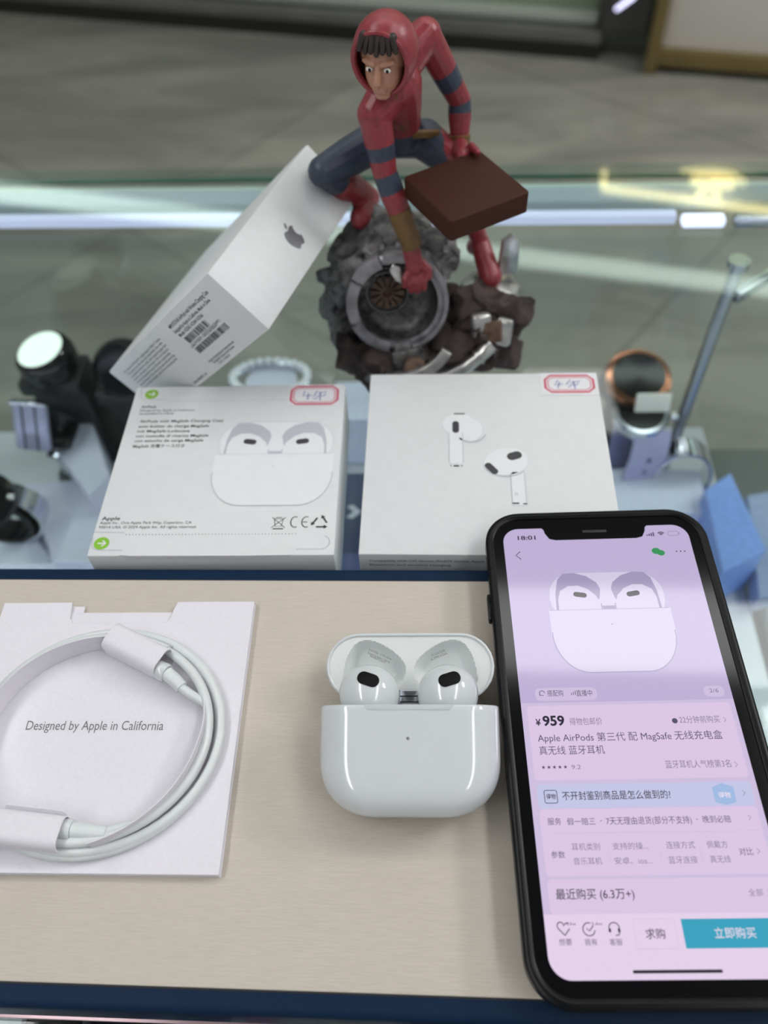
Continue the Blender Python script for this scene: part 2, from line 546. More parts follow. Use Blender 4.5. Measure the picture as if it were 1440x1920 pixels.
# ceiling lamps
LAMPG = None
for i, (x, y, wx, wy, st) in enumerate(PANELS):
    lp = thing('ceiling_light', ['long white ceiling panel lamp over the left side of the counter', 'long white ceiling panel lamp over the right side of the counter', 'white ceiling panel lamp just in front of the counter', 'added unseen fill panel over the middle of the aisle', 'added unseen square fill panel over the right end of the aisle'][i], 'lamp', (x, y, CEIL_Z))
    m_ = MB(); m_.box((0, 0, -0.02), (wx + 0.04, wy + 0.04, 0.05), 0.004)
    m_.build('lamp_frame', SILL, lp)
    m_ = MB(); m_.box((0, 0, -0.046), (wx, wy, 0.01))
    m_.build('diffuser', emitter('lamp_glow', 'fbfbfb', st), lp, smooth=False)
# the long cove light of the opposite shop, seen mirrored in the counter glass
cv = thing('cove_light', 'long glowing white cove light along the ceiling over the aisle', 'lamp')
def ceil_mir(u, v):
    p0 = atz(u, v, 0.0); d = p0 - CAM_P; d.z = -d.z
    return p0 + d * ((CEIL_Z - p0.z) / d.z)
A0, A1 = ceil_mir(-10, 325), ceil_mir(1500, 500)
q0 = (A0 + A1) / 2; ax = (A1 - A0); ang = math.atan2(ax.y, ax.x)
m_ = MB(); m_.box((0, 0, -0.01), (ax.length + 1.6, 0.46, 0.03), M=Matrix.Translation(q0) @ Matrix.Rotation(ang, 4, 'Z'))
m_.build('cove_diffuser', emitter('cove_glow', 'e9fff4', 4.5), cv, smooth=False)
m_ = MB(); m_.box((0, 0, 0.0), (ax.length + 1.7, 0.54, 0.03), M=Matrix.Translation(q0) @ Matrix.Rotation(ang, 4, 'Z'))
m_.build('cove_frame', SILL, cv)
# round downlights
def floor_mir(u, v):
    p0 = atz(u, v, FZ); d = p0 - CAM_P; d.z = -d.z
    return p0 + d * ((CEIL_Z - p0.z) / d.z)
DL = [(ceil_mir(1050, 648), 'round ceiling downlight mirrored in the glass right of the figurine'), (ceil_mir(1375, 585), 'round ceiling downlight mirrored in the glass beside the chrome post'), (None, 'round spot lamp low on the opposite shop front, mirrored on the floor')]
for q, lab in DL:
    if q is None:
        p0 = atz(335, 274, FZ); d = p0 - CAM_P; d.z = -d.z
        I = OPP.inverted(); o_ = I @ p0; dd = I.to_3x3() @ d
        q = OPP @ (o_ + dd * ((0.06 - o_.y) / dd.y))
        d_ = thing('spot_lamp', lab, 'lamp', q, (math.radians(-60), 0, 0))
    else:
        d_ = thing('downlight', lab, 'lamp', q, group='round ceiling downlights')
    m_ = MB(); m_.lathe([(0.055, -0.012), (0.068, -0.012), (0.07, 0.0), (0.07, 0.012)], 32); m_.build('trim_ring', SILL, d_)
    m_ = MB(); m_.lathe([(1e-6, -0.008), (0.055, -0.008), (0.055, 0.0)], 32); m_.build('diffuser', emitter('downlight_glow', 'fbfff0', 30.0), d_)

# ================================================================== DISPLAY COUNTER
GB = 0.466      # rear edge of the glass top
SH = -0.20      # shelf inside the case
top_ = thing('glass_countertop', 'clear glass top of the display counter carrying the cartons, tray and figurine', 'countertop', (0, 0, 0))
back_ = thing('glass_screen', 'rear glass screen of the counter with aluminium rail, lavender LED strip and post', 'glass screen', (0, GB, SH))
base_ = thing('showcase', 'grey showcase under the glass with white lit shelf carrying the watches', 'showcase', (0, 0, FZ))
front_ = thing('glow_strip', 'cool white LED strip lamp under the front of the counter glass', 'lamp', (0, 0, SH))
def cpart(mb, name, m, **k):
    par = top_ if name in ('glass_top', 'green_edge') else front_ if name == 'front_led' else base_ if 'shelf' in name or 'cabinet' in name else back_
    for i, v in enumerate(mb.v): mb.v[i] = v - par.location
    return mb.build(name, m, par, **k)
g = MB()
REAR = Matrix.Translation((0, GB, 0)) @ Matrix.Rotation(math.radians(-1.4), 4, 'Z')     # local y = 0 is the rear edge
e0, e1 = REAR @ Vector((-0.95, 0, 0)), REAR @ Vector((0.95, 0, 0))
g.prism([(-0.95, -0.25), (0.95, -0.25), (0.95, e1.y), (-0.95, e0.y)], -0.008, 0.0)
for i, fc in enumerate(g.f):
    zs = [g.v[k].z for k in fc]
    if max(zs) - min(zs) > 0.001: g.mi[i] = 1
cpart(g, 'glass_top', [GLASS, EDGEG], smooth=False)
g = MB(); g.box((0, -0.0009, -0.0073), (1.9, 0.0020, 0.0018), M=REAR); cpart(g, 'green_edge', GLASSEDGE, smooth=False)
g = MB(); g.box((0, -0.027, -0.135), (1.86, 0.006, 0.21), M=REAR)
cpart(g, 'rear_glass', CLEAR, smooth=False)
g = MB(); g.box((0, -0.0085, -0.0165), (1.9, 0.004, 0.0165), 0.0008, M=REAR)
cpart(g, 'rear_rail', mat('pale_green_aluminium', 'b9c8c2', 0.35, vary=0.02, scale=10))
g = MB(); g.box((-0.42, -0.0195, -0.0235), (1.14, 0.007, 0.0065), 0.001, M=REAR)
cpart(g, 'led_strip', emitter('led_lavender', 'c9cce8', 0.48))
g = MB(); g.box((0.167, -0.0195, -0.0262), (0.026, 0.009, 0.0060), 0.002, M=REAR)
cpart(g, 'led_end', emitter('led_bright', 'e6e6ff', 1.2))
g = MB(); g.box((0.205, -0.020, -0.0255), (0.040, 0.008, 0.008), 0.002, M=REAR)
cpart(g, 'end_bracket', STEEL)
g = MB(); g.box((0.585, -0.020, -0.0235), (0.70, 0.007, 0.0065), 0.001, M=REAR)
cpart(g, 'led_strip', emitter('led_lavender_end', 'c9cce8', 0.48))
g = MB(); g.box((-0.35, 0.165, SH - 0.006), (1.12, 0.53, 0.012), 0.002); cpart(g, 'white_shelf', mat('lit_white_shelf', 'c6cad0', 0.3, vary=0.02, scale=20))
g = MB(); g.box((0.36, 0.10, SH - 0.006), (0.28, 0.40, 0.012), 0.002); cpart(g, 'end_shelf', mat('grey_white_shelf', 'b4bcbc', 0.3, vary=0.03, scale=20))
g = MB(); g.box((0, 0.13, SH - 0.36), (1.84, 0.60, 0.67), 0.004)
for i, v in enumerate(g.v): pass
cpart(g, 'base_cabinet', mat('grey_cabinet', '6d716f', 0.5, vary=0.03, scale=12))
g = MB(); g.box((-0.2, -0.12, -0.10), (1.4, 0.012, 0.012), 0.003)
cpart(g, 'front_led', emitter('front_led_glow', 'dfe4ff', LED_CASE))
g = MB(); g.tube([(0.1697, 0.38, -0.010), (0.1697, 0.38, -0.19)], 0.0038, 16); g.tube([(0.1697, 0.38, -0.0085), (0.1697, 0.38, -0.013)], 0.006, 16)
cpart(g, 'support_post', STEEL)
g = MB(); g.box((0.205, 0.405, -0.0355), (0.075, 0.006, 0.008), 0.001, M=Matrix.Translation((0.205, 0.405, 0)) @ Matrix.Rotation(math.radians(38), 4, 'Z') @ Matrix.Translation((-0.205, -0.405, 0)))
cpart(g, 'corner_brace', STEEL)

# ================================================================== TRAY
tray = thing('display_tray', 'navy padded display tray with cream brushed fabric top on the glass counter', 'tray', (-0.05, 0.087, 0))
X0, X1, Y0, Y1 = -0.24, 0.1023, 0.0170, 0.1570
def loc(mb, o):
    for i, v in enumerate(mb.v): mb.v[i] = v - o.location
    return mb
m_ = MB(); m_.box(((X0 + X1) / 2, (Y0 + Y1) / 2, 0.01465), (X1 - X0, Y1 - Y0, 0.0267), 0.0022, 3)
loc(m_, tray).build('tray_body', NAVY, tray)
m_ = MB(); m_.prism(rrect((X0 + X1) / 2, (0.0226 + 0.1516) / 2, X1 - X0 - 0.0112, 0.1290, 0.002), 0.0265, 0.0282)
loc(m_, tray).build('seam_line', SEAM, tray)
m_ = MB(); m_.prism(rrect((X0 + X1) / 2, (0.0230 + 0.1513) / 2, X1 - X0 - 0.012, 0.1281, 0.002), 0.0266, 0.0285, 0.0003, 2)
loc(m_, tray).build('fabric_panel', CREAM, tray)
m_ = MB(); m_.box(((X0 + X1) / 2, (Y0 + Y1) / 2, 0.0007), (X1 - X0 + 0.0016, Y1 - Y0 + 0.0016, 0.0014), 0.0004)
loc(m_, tray).build('base_trim', mat('steel_trim_pink_reflection', 'a58f94', 0.3, metal=0.8, vary=0.1, scale=30), tray)  # pink reflection painted into the silver trim colour
TZ = 0.0285

# ================================================================== PRINTED EARBUD-CASE PICTURE
def case_picture(parent, cx, y_top, hw, hb, lid_top, z, mats, vent, prefix=''):
    """flat picture of an open earbud case: cx centre, y_top upper edge of the body, hw half width, hb body height"""
    MW, MP, MG, MK = mats
    k = hw / (24.2 * MM)
    e = 0.00002
    sub = lambda n, mb, m: mb.build(n, m, parent, smooth=False)
    lh = lid_top - (y_top - 0.2 * hb)
    lid = MB()
    lid.flat(rrect(cx, lid_top - lh / 2, hw * 1.98, lh, lh * 0.46, 10), z + e)
    inner = MB()
    inner.flat(rrect(cx, lid_top - lh / 2 - 0.4 * k * MM, hw * 1.90, lh - 1.3 * k * MM, lh * 0.44, 10), z + 2 * e)
    wells = MB()
    base = [(-21.0, 0), (-20.5, 8), (-19, 14.5), (-16.5, 17.2), (-12, 17.5), (-7, 15.8), (-3.2, 12.5), (-2.2, 9.5), (-3.0, 5.5), (-5.5, 0)]
    fy = (lid_top - y_top) / (18.5 * MM)
    for s in (1, -1):
        pp = [(cx + s * px_ * k * MM, y_top + py * fy * MM) for px_, py in base]
        q_ = MB(); q_.flat(pp if s == 1 else pp[::-1], z + 3 * e); sub(prefix + 'picture_well', q_, MG)
    buds = MB()
    bb = [(-20, -1), (-19.8, 5), (-18.5, 9), (-15, 11.2), (-11, 11.3), (-7.2, 9.5), (-4.2, 6.2), (-3.2, 3), (-3.0, -1)]
    for s in (1, -1):
        pp = [(cx + s * px_ * k * MM, y_top + py * fy * MM) for px_, py in bb]
        q_ = MB(); q_.flat(pp if s == 1 else pp[::-1], z + 4 * e); sub(prefix + 'picture_earbud', q_, MW)
    body = MB()
    body.flat([(cx - hw, y_top), (cx - hw, y_top - hb * 0.38)] + [(cx - hw + hw * .55 - hw * .55 * math.cos(math.radians(q)), y_top - hb * .38 - hb * .62 * math.sin(math.radians(q))) for q in range(6, 91, 6)]
              + [(cx + hw - hw * .55 + hw * .55 * math.cos(math.radians(q)), y_top - hb * .38 - hb * .62 * math.sin(math.radians(q))) for q in range(90, 5, -6)] + [(cx + hw, y_top - hb * .38), (cx + hw, y_top)], z + 5 * e)
    edge = MB()
    stroke(edge, [(cx - hw * .985, y_top - hb * .36)] + [(cx - hw + hw * .55 - hw * .54 * math.cos(math.radians(q)), y_top - hb * .38 - hb * .612 * math.sin(math.radians(q))) for q in range(6, 91, 6)]
           + [(cx + hw - hw * .55 + hw * .54 * math.cos(math.radians(q)), y_top - hb * .38 - hb * .612 * math.sin(math.radians(q))) for q in range(90, 5, -6)] + [(cx + hw * .985, y_top - hb * .36)], 0.35 * k * MM, z + 6 * e)
    stroke(edge, [(cx - hw * .98, y_top - 0.1 * MM), (cx + hw * .98, y_top - 0.1 * MM)], 0.18 * k * MM, z + 6 * e)
    for s in (1, -1): edge.flat([(cx + s * 3.0 * k * MM, y_top), (cx + s * 2.6 * k * MM, y_top), (cx + s * 2.6 * k * MM, y_top + 2.6 * k * MM), (cx + s * 3.0 * k * MM, y_top + 2.6 * k * MM)][::s], z + 5 * e)
    edge.flat([(cx - 2.5 * k * MM, y_top), (cx + 2.5 * k * MM, y_top), (cx + 2.5 * k * MM, y_top + 1.5 * k * MM), (cx - 2.5 * k * MM, y_top + 1.5 * k * MM)], z + 5 * e)
    edge.flat(circ(cx, y_top - hb * .25, 0.32 * k * MM, 10), z + 7 * e)
    ven = MB()
    for s in (1, -1):
        vx, vy = cx + s * vent[0], y_top + vent[1]
        c, sn = math.cos(s * 0.17), math.sin(s * 0.17)
        ven = MB(); ven.flat([(vx + (x - 0) * c - y * sn, vy + x * sn + y * c) for x, y in rrect(0, 0, 5.4 * k * MM, 2.8 * k * MM * fy, 1.4 * k * MM)], z + 6 * e); sub(prefix + 'picture_vent', ven, MK)
    sub(prefix + 'picture_lid', lid, MP); sub(prefix + 'picture_lid_face', inner, MW)
    sub(prefix + 'picture_case', body, MW); sub(prefix + 'picture_outline', edge, MG)


def arrow_badge(mb, x, y, r, z):
    mb.flat(circ(x, y, r, 28), z, 0)
    stroke(mb, [(x - r * .5, y), (x + r * .5, y)], r * .2, z + 2e-5, 1)
    stroke(mb, [(x + r * .08, y + r * .45), (x + r * .53, y), (x + r * .08, y - r * .45)], r * .2, z + 3e-5, 1)


def price_sticker(parent, x0, y0, x1, y1, z, strokes, rot=0.0, paper=None):
    st = MB()
    px0, py0, px1, py1 = paper
    st.prism([(px0, py0), (px1, py0), (px1, py1), (px0, py1)], z, z + 0.00006)
    st.build('price_sticker', STICKER, parent, smooth=False)
    so = parent.children[-1]
    k = MB()
    cx, cy, w_, h_ = (x0 + x1) / 2, (y0 + y1) / 2, x1 - x0, y1 - y0
    def octo(w2, h2, c): return [(cx + sx * (w2 / 2 - (c if a else 0)), cy + sy * (h2 / 2 - (0 if a else c))) for sx, sy, a in ((1, 1, 0), (1, 1, 1), (-1, 1, 1), (-1, 1, 0), (-1, -1, 0), (-1, -1, 1), (1, -1, 1), (1, -1, 0))]
    stroke(k, octo(w_ - .001, h_ - .001, .0024), 0.0010, z + 0.0001, closed=True)
    stroke(k, octo(w_ - .0034, h_ - .0034, .0018), 0.0004, z + 0.0001, closed=True)
    k.build('red_border', REDINK, so, smooth=False)
    p_ = MB()
    for s in strokes: stroke(p_, [(cx + a * MM, cy + b * MM) for a, b in s], 0.00042, z + 0.00012)
    p_.build('handwriting', PENBLUE, so, smooth=False)


# ================================================================== LEFT CARTON (pull tabs and print)
LT = 0.0285
lb = thing('earbud_carton', 'white square earbud carton with printed text, green arrow tabs and price sticker, left', 'box')
LM = Matrix.Rotation(0.0202, 4, 'Z') if False else Matrix.Rotation(math.radians(1.16), 4, 'Z') @ Matrix.Rotation(math.radians(-2.6), 4, 'X') @ Matrix.Rotation(math.radians(0.99), 4, 'Y')
lb.matrix_world = Matrix.Translation((-0.0818, 0.2050, 0.0302)) @ LM @ Matrix.Translation((0, 0, -LT))
m_ = MB(); m_.box((0, 0, LT / 2), (0.0916, 0.0912, LT), 0.0007, 2); m_.build('carton', WHITE, lb)
ZT = LT + 0.00008
k = MB()
def T(b, x, y, w=None, h=None, **q):
    q_ = MB(); text(q_, b, x * MM, y * MM, w * MM if w else None, h * MM if h else None, ZT, **q)
    q_.build('text_line', INK, lb, smooth=False)
T('AirPods', -41.3, 32.0, 6.6, 1.5, bold=.012)
T('Designed by Apple in California', -41.4, 30.0, 23.5, 1.15)
T('Assembled in China', -41.4, 28.1, 14.8, 1.15)
for b, y, w_ in (('AirPods with MagSafe Charging Case', 23.3, 35.3), ('avec boîtier de charge MagSafe', 20.3, 29.7), ('mit MagSafe-Ladecase', 17.5, 22), ('con custodia di ricarica MagSafe', 14.7, 30.4), ('con estuche de carga MagSafe', 12.0, 28.6), ('MagSafe 充電ケース付き', 8.9, 21.3)):
    T(b, -40.0, y, w_, 1.5, bold=.006)
T('Apple', -44.0, -28.9, 7.0, 1.7, bold=.012)
T('Apple Inc., One Apple Park Way, Cupertino, CA', -44.2, -30.8, 35, 1.25)
T('95014 USA. © 2024 Apple Inc. All rights reserved.', -44.2, -32.9, 37.3, 1.25)
k = MB()
# symbols: crossed bin, CE, recycling triangle
B = (23.9, -30.4)
for pts in ([(-1.7, 1.7), (-1.2, -1.9), (1.2, -1.9), (1.7, 1.7), (-1.7, 1.7)], [(-2.6, -2.6), (2.6, 2.4)], [(-2.6, 2.4), (2.6, -2.6)], [(-1.2, 2.3), (1.2, 2.3)]):
    stroke(k, [((B[0] + a) * MM, (B[1] + b) * MM) for a, b in pts], .00025, ZT)
stroke(k, [((B[0] - 2) * MM, (B[1] - 3.1) * MM), ((B[0] + 2) * MM, (B[1] - 3.1) * MM)], .0005, ZT)
k.build('crossed_bin_symbol', INK, lb, smooth=False)
k = MB()
for cx_ in (30.2, 34.4):
    stroke(k, [(a * MM, b * MM) for a, b in arc(cx_, -30.3, 1.7, 65, 295, 14, 2.5)], .0004, ZT)
stroke(k, [(33.0 * MM, -30.3 * MM), (34.8 * MM, -30.3 * MM)], .0004, ZT)
k.build('conformity_mark', INK, lb, smooth=False)
k = MB()
for j in range(3):
    a0 = math.radians(90 + 120 * j); a1 = math.radians(90 + 120 * (j + 1))
    pA = Vector((39.6 + 2.6 * math.cos(a0 + .45), -30.6 + 2.5 * math.sin(a0 + .45))); pB = Vector((39.6 + 2.6 * math.cos(a1 - .45), -30.6 + 2.5 * math.sin(a1 - .45)))
    stroke(k, [tuple(pA * MM), tuple(pB * MM)], .0007, ZT)
    d_ = (pB - pA).normalized(); nn = Vector((-d_.y, d_.x))
    k.flat([tuple((pB + nn * .95) * MM), tuple((pB - nn * .95) * MM), tuple((pB + d_ * 1.5) * MM)], ZT + 2e-5)
k.build('recycling_symbol', INK, lb, smooth=False)
k = MB()
for i in range(52): k.flat(circ((-30.2 + 51.6 * i / 51) * MM, 36.1 * MM, .00016, 6), ZT)
k.build('perforation', INKG, lb, smooth=False)
k = MB()
for i in range(52): k.flat(circ((-33.0 + 63.8 * i / 51) * MM, -35.9 * MM, .00022, 6), ZT)
k.build('perforation', INKG, lb, smooth=False)
k = MB()
stroke(k, [(a * MM, b * MM) for a, b in [(-43.5, 45.3), (-42.8, 38.6), (-41.5, 37.4), (-31, 37.2)]], .00025, ZT)
k.build('tab_outline', PICG, lb, smooth=False)
k = MB()
stroke(k, [(a * MM, b * MM) for a, b in [(21.4, 35.9), (21.4, 32.4)]], .0002, ZT)
k.build('tab_outline', PICG, lb, smooth=False)
k = MB()
stroke(k, [(a * MM, b * MM) for a, b in [(-45.3, -34.6), (-34, -34.9)]], .0003, ZT)
k.build('tab_outline', PICG, lb, smooth=False)
k = MB()
stroke(k, [(a * MM, b * MM) for a, b in [(-45.3, -37)] + arc(-42, -40, 3, 180, 270, 6) + [(-33, -43.1)]], .0003, ZT)
k.build('tab_outline', PICG, lb, smooth=False)
k = MB()
stroke(k, [(a * MM, b * MM) for a, b in [(31.5, -43.0)] + arc(40.5, -39.8, 3.2, 270, 430, 12)], .0004, ZT)
k.build('tab_outline', PICG, lb, smooth=False)
k = MB(); arrow_badge(k, -38.3 * MM, 40.6 * MM, .0029, ZT); k.build('arrow_badge', [GREEN, STICKER], lb, smooth=False)
k = MB(); arrow_badge(k, -41.4 * MM, -39.9 * MM, .0029, ZT); k.build('arrow_badge', [GREEN, STICKER], lb, smooth=False)
case_picture(lb, .0189, .0047, .0242, .0271, .0236, ZT, (PICW, PICW2, PICG, PICK), (.0108, .0068))
m_ = MB(); m_.prism([(-.0335, -.0454), (.0300, -.0454), (.0300, -.0457), (.014, -.0459), (-.03, -.0458)], LT - .0012, LT + .0003); m_.build('torn_film', STICKER, lb, smooth=False)
price_sticker(lb, .0222, .0328, .0432, .0448, ZT, [[(-4.2, 2.6), (-4.9, -.4), (-1.2, -.2)], [(-2.6, 1.2), (-2.8, -2.8)], [(1.2, 2.8), (-.3, -.6), (1.9, -.6), (.8, -2.4), (-.6, -2.0)], [(2.4, 2.2), (2.6, -3.4)], [(1.6, .9), (5.0, 2.2), (4.4, -.5), (2.4, -.5)]], paper=(.0213, .0322, .0440, .0454))

# ================================================================== RIGHT CARTON (earbud picture)
RT = 0.0298
rb = thing('earbud_carton', 'white square carton with two printed earbuds and price sticker, right', 'box', (0.0221, 0.2081, 0.0), (0, 0, math.radians(-0.33)))
RW, RD = 0.0967, 0.0932
m_ = MB(); m_.box((0, 0, RT / 2), (RW, RD, RT), 0.0006, 2); m_.build('carton', WHITE, rb)
ZR = RT + 0.00008
k = MB()
text(k, 'Compatible with iOS device, iPadOS device, Apple Watch, or Mac with current software.', -.0445, RT - .0048, .075, .0013, 0.00008, M=Matrix.Translation((0, -RD / 2, 0)) @ Matrix.Rotation(PI / 2, 4, 'X'))
k.build('text_line', INK, rb, smooth=False); k = MB()
text(k, 'Bluetooth and wireless charging', -.0445, RT - .0076, .03, .0013, 0.00008, M=Matrix.Translation((0, -RD / 2, 0)) @ Matrix.Rotation(PI / 2, 4, 'X'))
k.build('text_line', INK, rb, smooth=False)
e = 2e-5
def S(n, m, *polys):
    q = MB()
    for pts, dz in polys: q.flat([(a * MM, b * MM) for a, b in pts], ZR + dz * e)
    q.build(n, m, rb, smooth=False)
# left bud seen from outside
S('picture_earbud', PICW2, (circ(-6.2, 13.6, 5.6, 28, 6.7, -.25), 0), (circ(-10.8, 17.2, 6.9, 28, 6.1, 0.2), 1))
S('picture_earbud_face', PICW, (circ(-6.4, 13.9, 5.2, 28, 6.2, -.25), 2), (circ(-10.9, 17.5, 6.5, 28, 5.6, .2), 3), (rrect(-12.0, 5.6, 5.6, 18.5, 1.2), 4))
S('picture_stem_shade', PICG, (rrect(-9.25, 4.6, .35, 16, .15), 5), (rrect(-14.75, 4.6, .3, 16, .14), 5), (arc(-5.8, 13.4, 6.4, -140, -20, 14) + arc(-5.8, 13.9, 6.0, -20, -140, 14), 4))
S('picture_vent', PICK, (rrect(-12.0, 15.6, 2.7, 6.4, 1.3), 6), (rrect(-10.4, 22.9, 4.6, .7, .3), 6), (rrect(-12.0, -4.9, 2.2, .7, .3), 6), (rrect(-14.1, -4.8, .5, .6, .2), 6), (rrect(-9.8, -4.8, .5, .6, .2), 6))
# right bud seen from inside
S('picture_earbud', PICW2, (circ(7.6, -2.9, 9.3, 32, 7.3, 0.30), 0), (rrect(12.0, -16, 6.2, 17, 1.2), 1))
S('picture_earbud_face', PICW, (circ(7.6, -2.6, 8.9, 32, 6.8, .30), 2), (rrect(11.7, -16, 4.9, 16.2, 1.0), 2))
S('picture_stem_shade', PICG, (rrect(14.3, -16, .3, 15, .12), 3), (rrect(9.0, -16, .3, 15, .12), 3), (arc(7.4, -2.5, 9.2, -150, -40, 16, 8.0) + arc(7.4, -2.3, 9.0, -40, -150, 16, 7.4), 3))
S('picture_vent', PICK, ([(11.0 + x * .93 - y * .34, .3 + x * .34 + y * .93) for x, y in rrect(0, 0, 6.1, 3.9, 1.9)], 4), ([(1.7 + x * .62 + y * .78, -6.2 - x * .78 + y * .62) for x, y in rrect(0, 0, 6.6, 2.9, 1.4)], 4), (rrect(10.3, -23.2, 2.6, .7, .3), 4), (rrect(13.8, -23.4, 1.6, .6, .25), 4))
k = MB(); text(k, 'R', .0102, -.0197, None, .0018, ZR + 4 * e); k.build('picture_letter', PICG, rb, smooth=False)
price_sticker(rb, .0256, .0346, .0468, .0453, ZR, [[(-4.6, 2.2), (-6.2, -.6), (-2.6, -.2)], [(-4.0, 1.2), (-5.0, -2.6)], [(.6, 2.2), (-1.4, -.4), (1.0, -.8), (-.6, -2.2)], [(1.8, 1.6), (2.2, -3.2)], [(.6, .4), (4.6, 1.6), (3.0, -.8), (1.2, -.6)]], paper=(.0241, .0333, .0481, .0464))

# ================================================================== TILTED CARTON LEANING ON THE FIGURINE
BS, BT = 0.095, 0.03034
bx = thing('earbud_carton', 'white carton tilted up behind the others, with grey fruit logo and barcode', 'box')
Rb = Matrix(((-0.6731, 0.3040, 0.6742), (0.1984, 0.9524, -0.2313), (-0.7125, -0.0219, -0.7014)))
bx.matrix_world = Matrix.Translation((-0.0823, 0.2449, 0.0918)) @ Rb.to_4x4()      # local axes: a (down the label), b (along the logo side), t (thickness)
m_ = MB(); m_.box((BS / 2, BS / 2, BT / 2), (BS, BS, BT), 0.0007, 2); m_.build('carton', WHITE, bx)
# label face b = 0: reading direction -a, up -t, outward -b
LFM = Matrix(((-1, 0, 0, 0), (0, 0, -1, -0.00008), (0, -1, 0, 0), (0, 0, 0, 1)))
k = MB()
def TL(b, a, t_, w, h, bold=0.0):
    q_ = MB(); text(q_, b, -a * MM, -t_ * MM, w * MM, h * MM, 0, bold=bold, M=LFM)
    q_.build('text_line', INK, bx, smooth=False)
TL('MPNY3CH/A AirPods with Wireless Charging Case', 40.1, 5.3, 32.5, 1.7, .008)
TL('Designed by Apple in California. Made in China', 40.3, 7.9, 30, 1.5, .008)
TL('Model A2565 A2564 A2566', 32.8 + 7, 10.2, 20, 1.5, .008)
TL('(S) Serial No. GX7Y2LRNV1R9PC', 39.3, 15.9, 24, 1.2)
TL('EAN / UPC 194252818497', 40.2, 16.6, 22, 0.9)
for y_, b in enumerate(('Contains: AirPods Pro, Lightning to USB-C Cable,', 'Charging Case. Ear tips sold separately. Use with', 'compatible devices only. See support pages for', 'battery and safety information. Do not dispose', 'of with household waste. Recycle responsibly.', 'Actual battery life varies by use and settings.', 'For warranty details, read the enclosed guide.')):
    TL(b, 86.6, 5.3 + y_ * 1.75, (40, 38.5, 39.5, 38, 37, 38, 37)[y_] * .92, 1.05)
TL('Apple Distribution International', 40.1, 25.6, 20.5, 1.2)
TL('Hollyhill Industrial Estate', 38.5, 27.1, 17, 1.1)
TL('Cork, Ireland', 36.5, 28.6, 9, 1.1)
TL('604-08491-A', 58.5, 28.7, 11.5, 1.3)
k = MB()
def bars(a0, a1, t0, t1, n, seed):
    rr = random.Random(seed); x = a1
    while x < a0 - .3:
        wbar = rr.choice((.25, .25, .5, .75)); k.flat([(-x * MM, -t1 * MM), (-(x + wbar) * MM, -t1 * MM), (-(x + wbar) * MM, -t0 * MM), (-x * MM, -t0 * MM)][::-1], 0, 0, LFM); x += wbar + rr.choice((.25, .3, .5))
bars(39.0, 21.5, 11.3, 14.4, 0, 3); k.build('barcode', INK, bx, smooth=False); k = MB(); bars(40.1, 14.6, 17.2, 20.2, 0, 5)
k.build('barcode', INK, bx, smooth=False)
# grey fruit logo on the side a = 0: right +b, up -t, outward -a
LGM = Matrix(((0, 0, -1, -0.00008), (1, 0, 0, 0), (0, -1, 0, 0), (0, 0, 0, 1)))
def bez(P, n=8):
    out = []
    for i in range(0, len(P) - 1, 3):
        p0, p1, p2, p3 = P[i:i + 4]
        for j in range(n):
            u = j / n; w_ = 1 - u
            out.append(tuple(w_ ** 3 * p0[q] + 3 * w_ * w_ * u * p1[q] + 3 * w_ * u * u * p2[q] + u ** 3 * p3[q] for q in (0, 1)))
    return out
AP = [(0, 3.0), (1.0, 3.0), (1.5, 3.7), (2.6, 3.6), (3.3, 3.55), (4.0, 3.1), (4.3, 2.6), (3.2, 2.0), (2.7, 1.0), (2.8, 0.0), (2.9, -1.1), (3.6, -1.9), (4.4, -2.2), (4.0, -3.4), (2.9, -5.2), (1.9, -5.2), (1.1, -5.2), (.8, -4.7), (0, -4.7), (-.8, -4.7), (-1.1, -5.2), (-1.9, -5.2), (-3.0, -5.2), (-4.5, -2.2), (-4.5, -.3), (-4.5, 2.2), (-3.0, 3.6), (-1.9, 3.6), (-1.0, 3.6), (-.6, 3.0), (0, 3.0)]
LF_ = [(.1, 3.6), (.1, 4.9), (1.0, 5.9), (2.1, 6.0), (2.2, 4.8), (1.3, 3.7), (.1, 3.6)]
k = MB()
for P in (AP, LF_): k.flat([((46.6 + x) * MM, (-17.6 + y) * MM) for x, y in bez(P)], 0, 0, LGM)
k.build('fruit_logo', GREYLOGO, bx, smooth=False)

# ================================================================== PAPER SLEEVE CARD AND CABLE
cardM = Matrix.Rotation(math.radians(0.8), 4, 'Z')
card = thing('paper_sleeve', 'white folded paper sleeve card with a notched top edge on the cream tray', 'card', (-0.1065, 0.0952, TZ), (0, 0, math.radians(0.8)))
HX = 0.0451; HY = 0.0450
m_ = MB(); m_.box((0, -0.0018, 0.0011), (2 * HX - .0006, 2 * HY - .0036, .0020), .0003, 2); m_.build('inner_fold', PAPER, card)
nl, nr = -0.0200, 0.0168
out = [(-HX, -HY), (HX, -HY), (HX, HY), (nr + .001, HY)] + arc(nr - .001 + .0, HY - .0060, .002, 0, -90, 6)[0:0]
out += [(nr, HY - .003), (nr - .0005, HY - .0064), (nr - .0018, HY - .0080), (nr - .004, HY - .0086), (nl + .004, HY - .0086), (nl + .0018, HY - .0080), (nl + .0005, HY - .0064), (nl, HY - .003), (nl - .0003, HY), (-HX, HY)]
m_ = MB(); m_.prism(out, .0024, .0030, .00012, 1); m_.build('top_layer', PAPER, card, angle=30)
m_ = MB(); m_.prism(out, 0, .0004); m_.build('back_layer', PAPER, card, smooth=False)
m_ = MB(); m_.box((nl + .0018, HY - .0030, .0013), (.0044, .0042, .0005)); m_.build('fold_tab', PAPER, card, smooth=False)
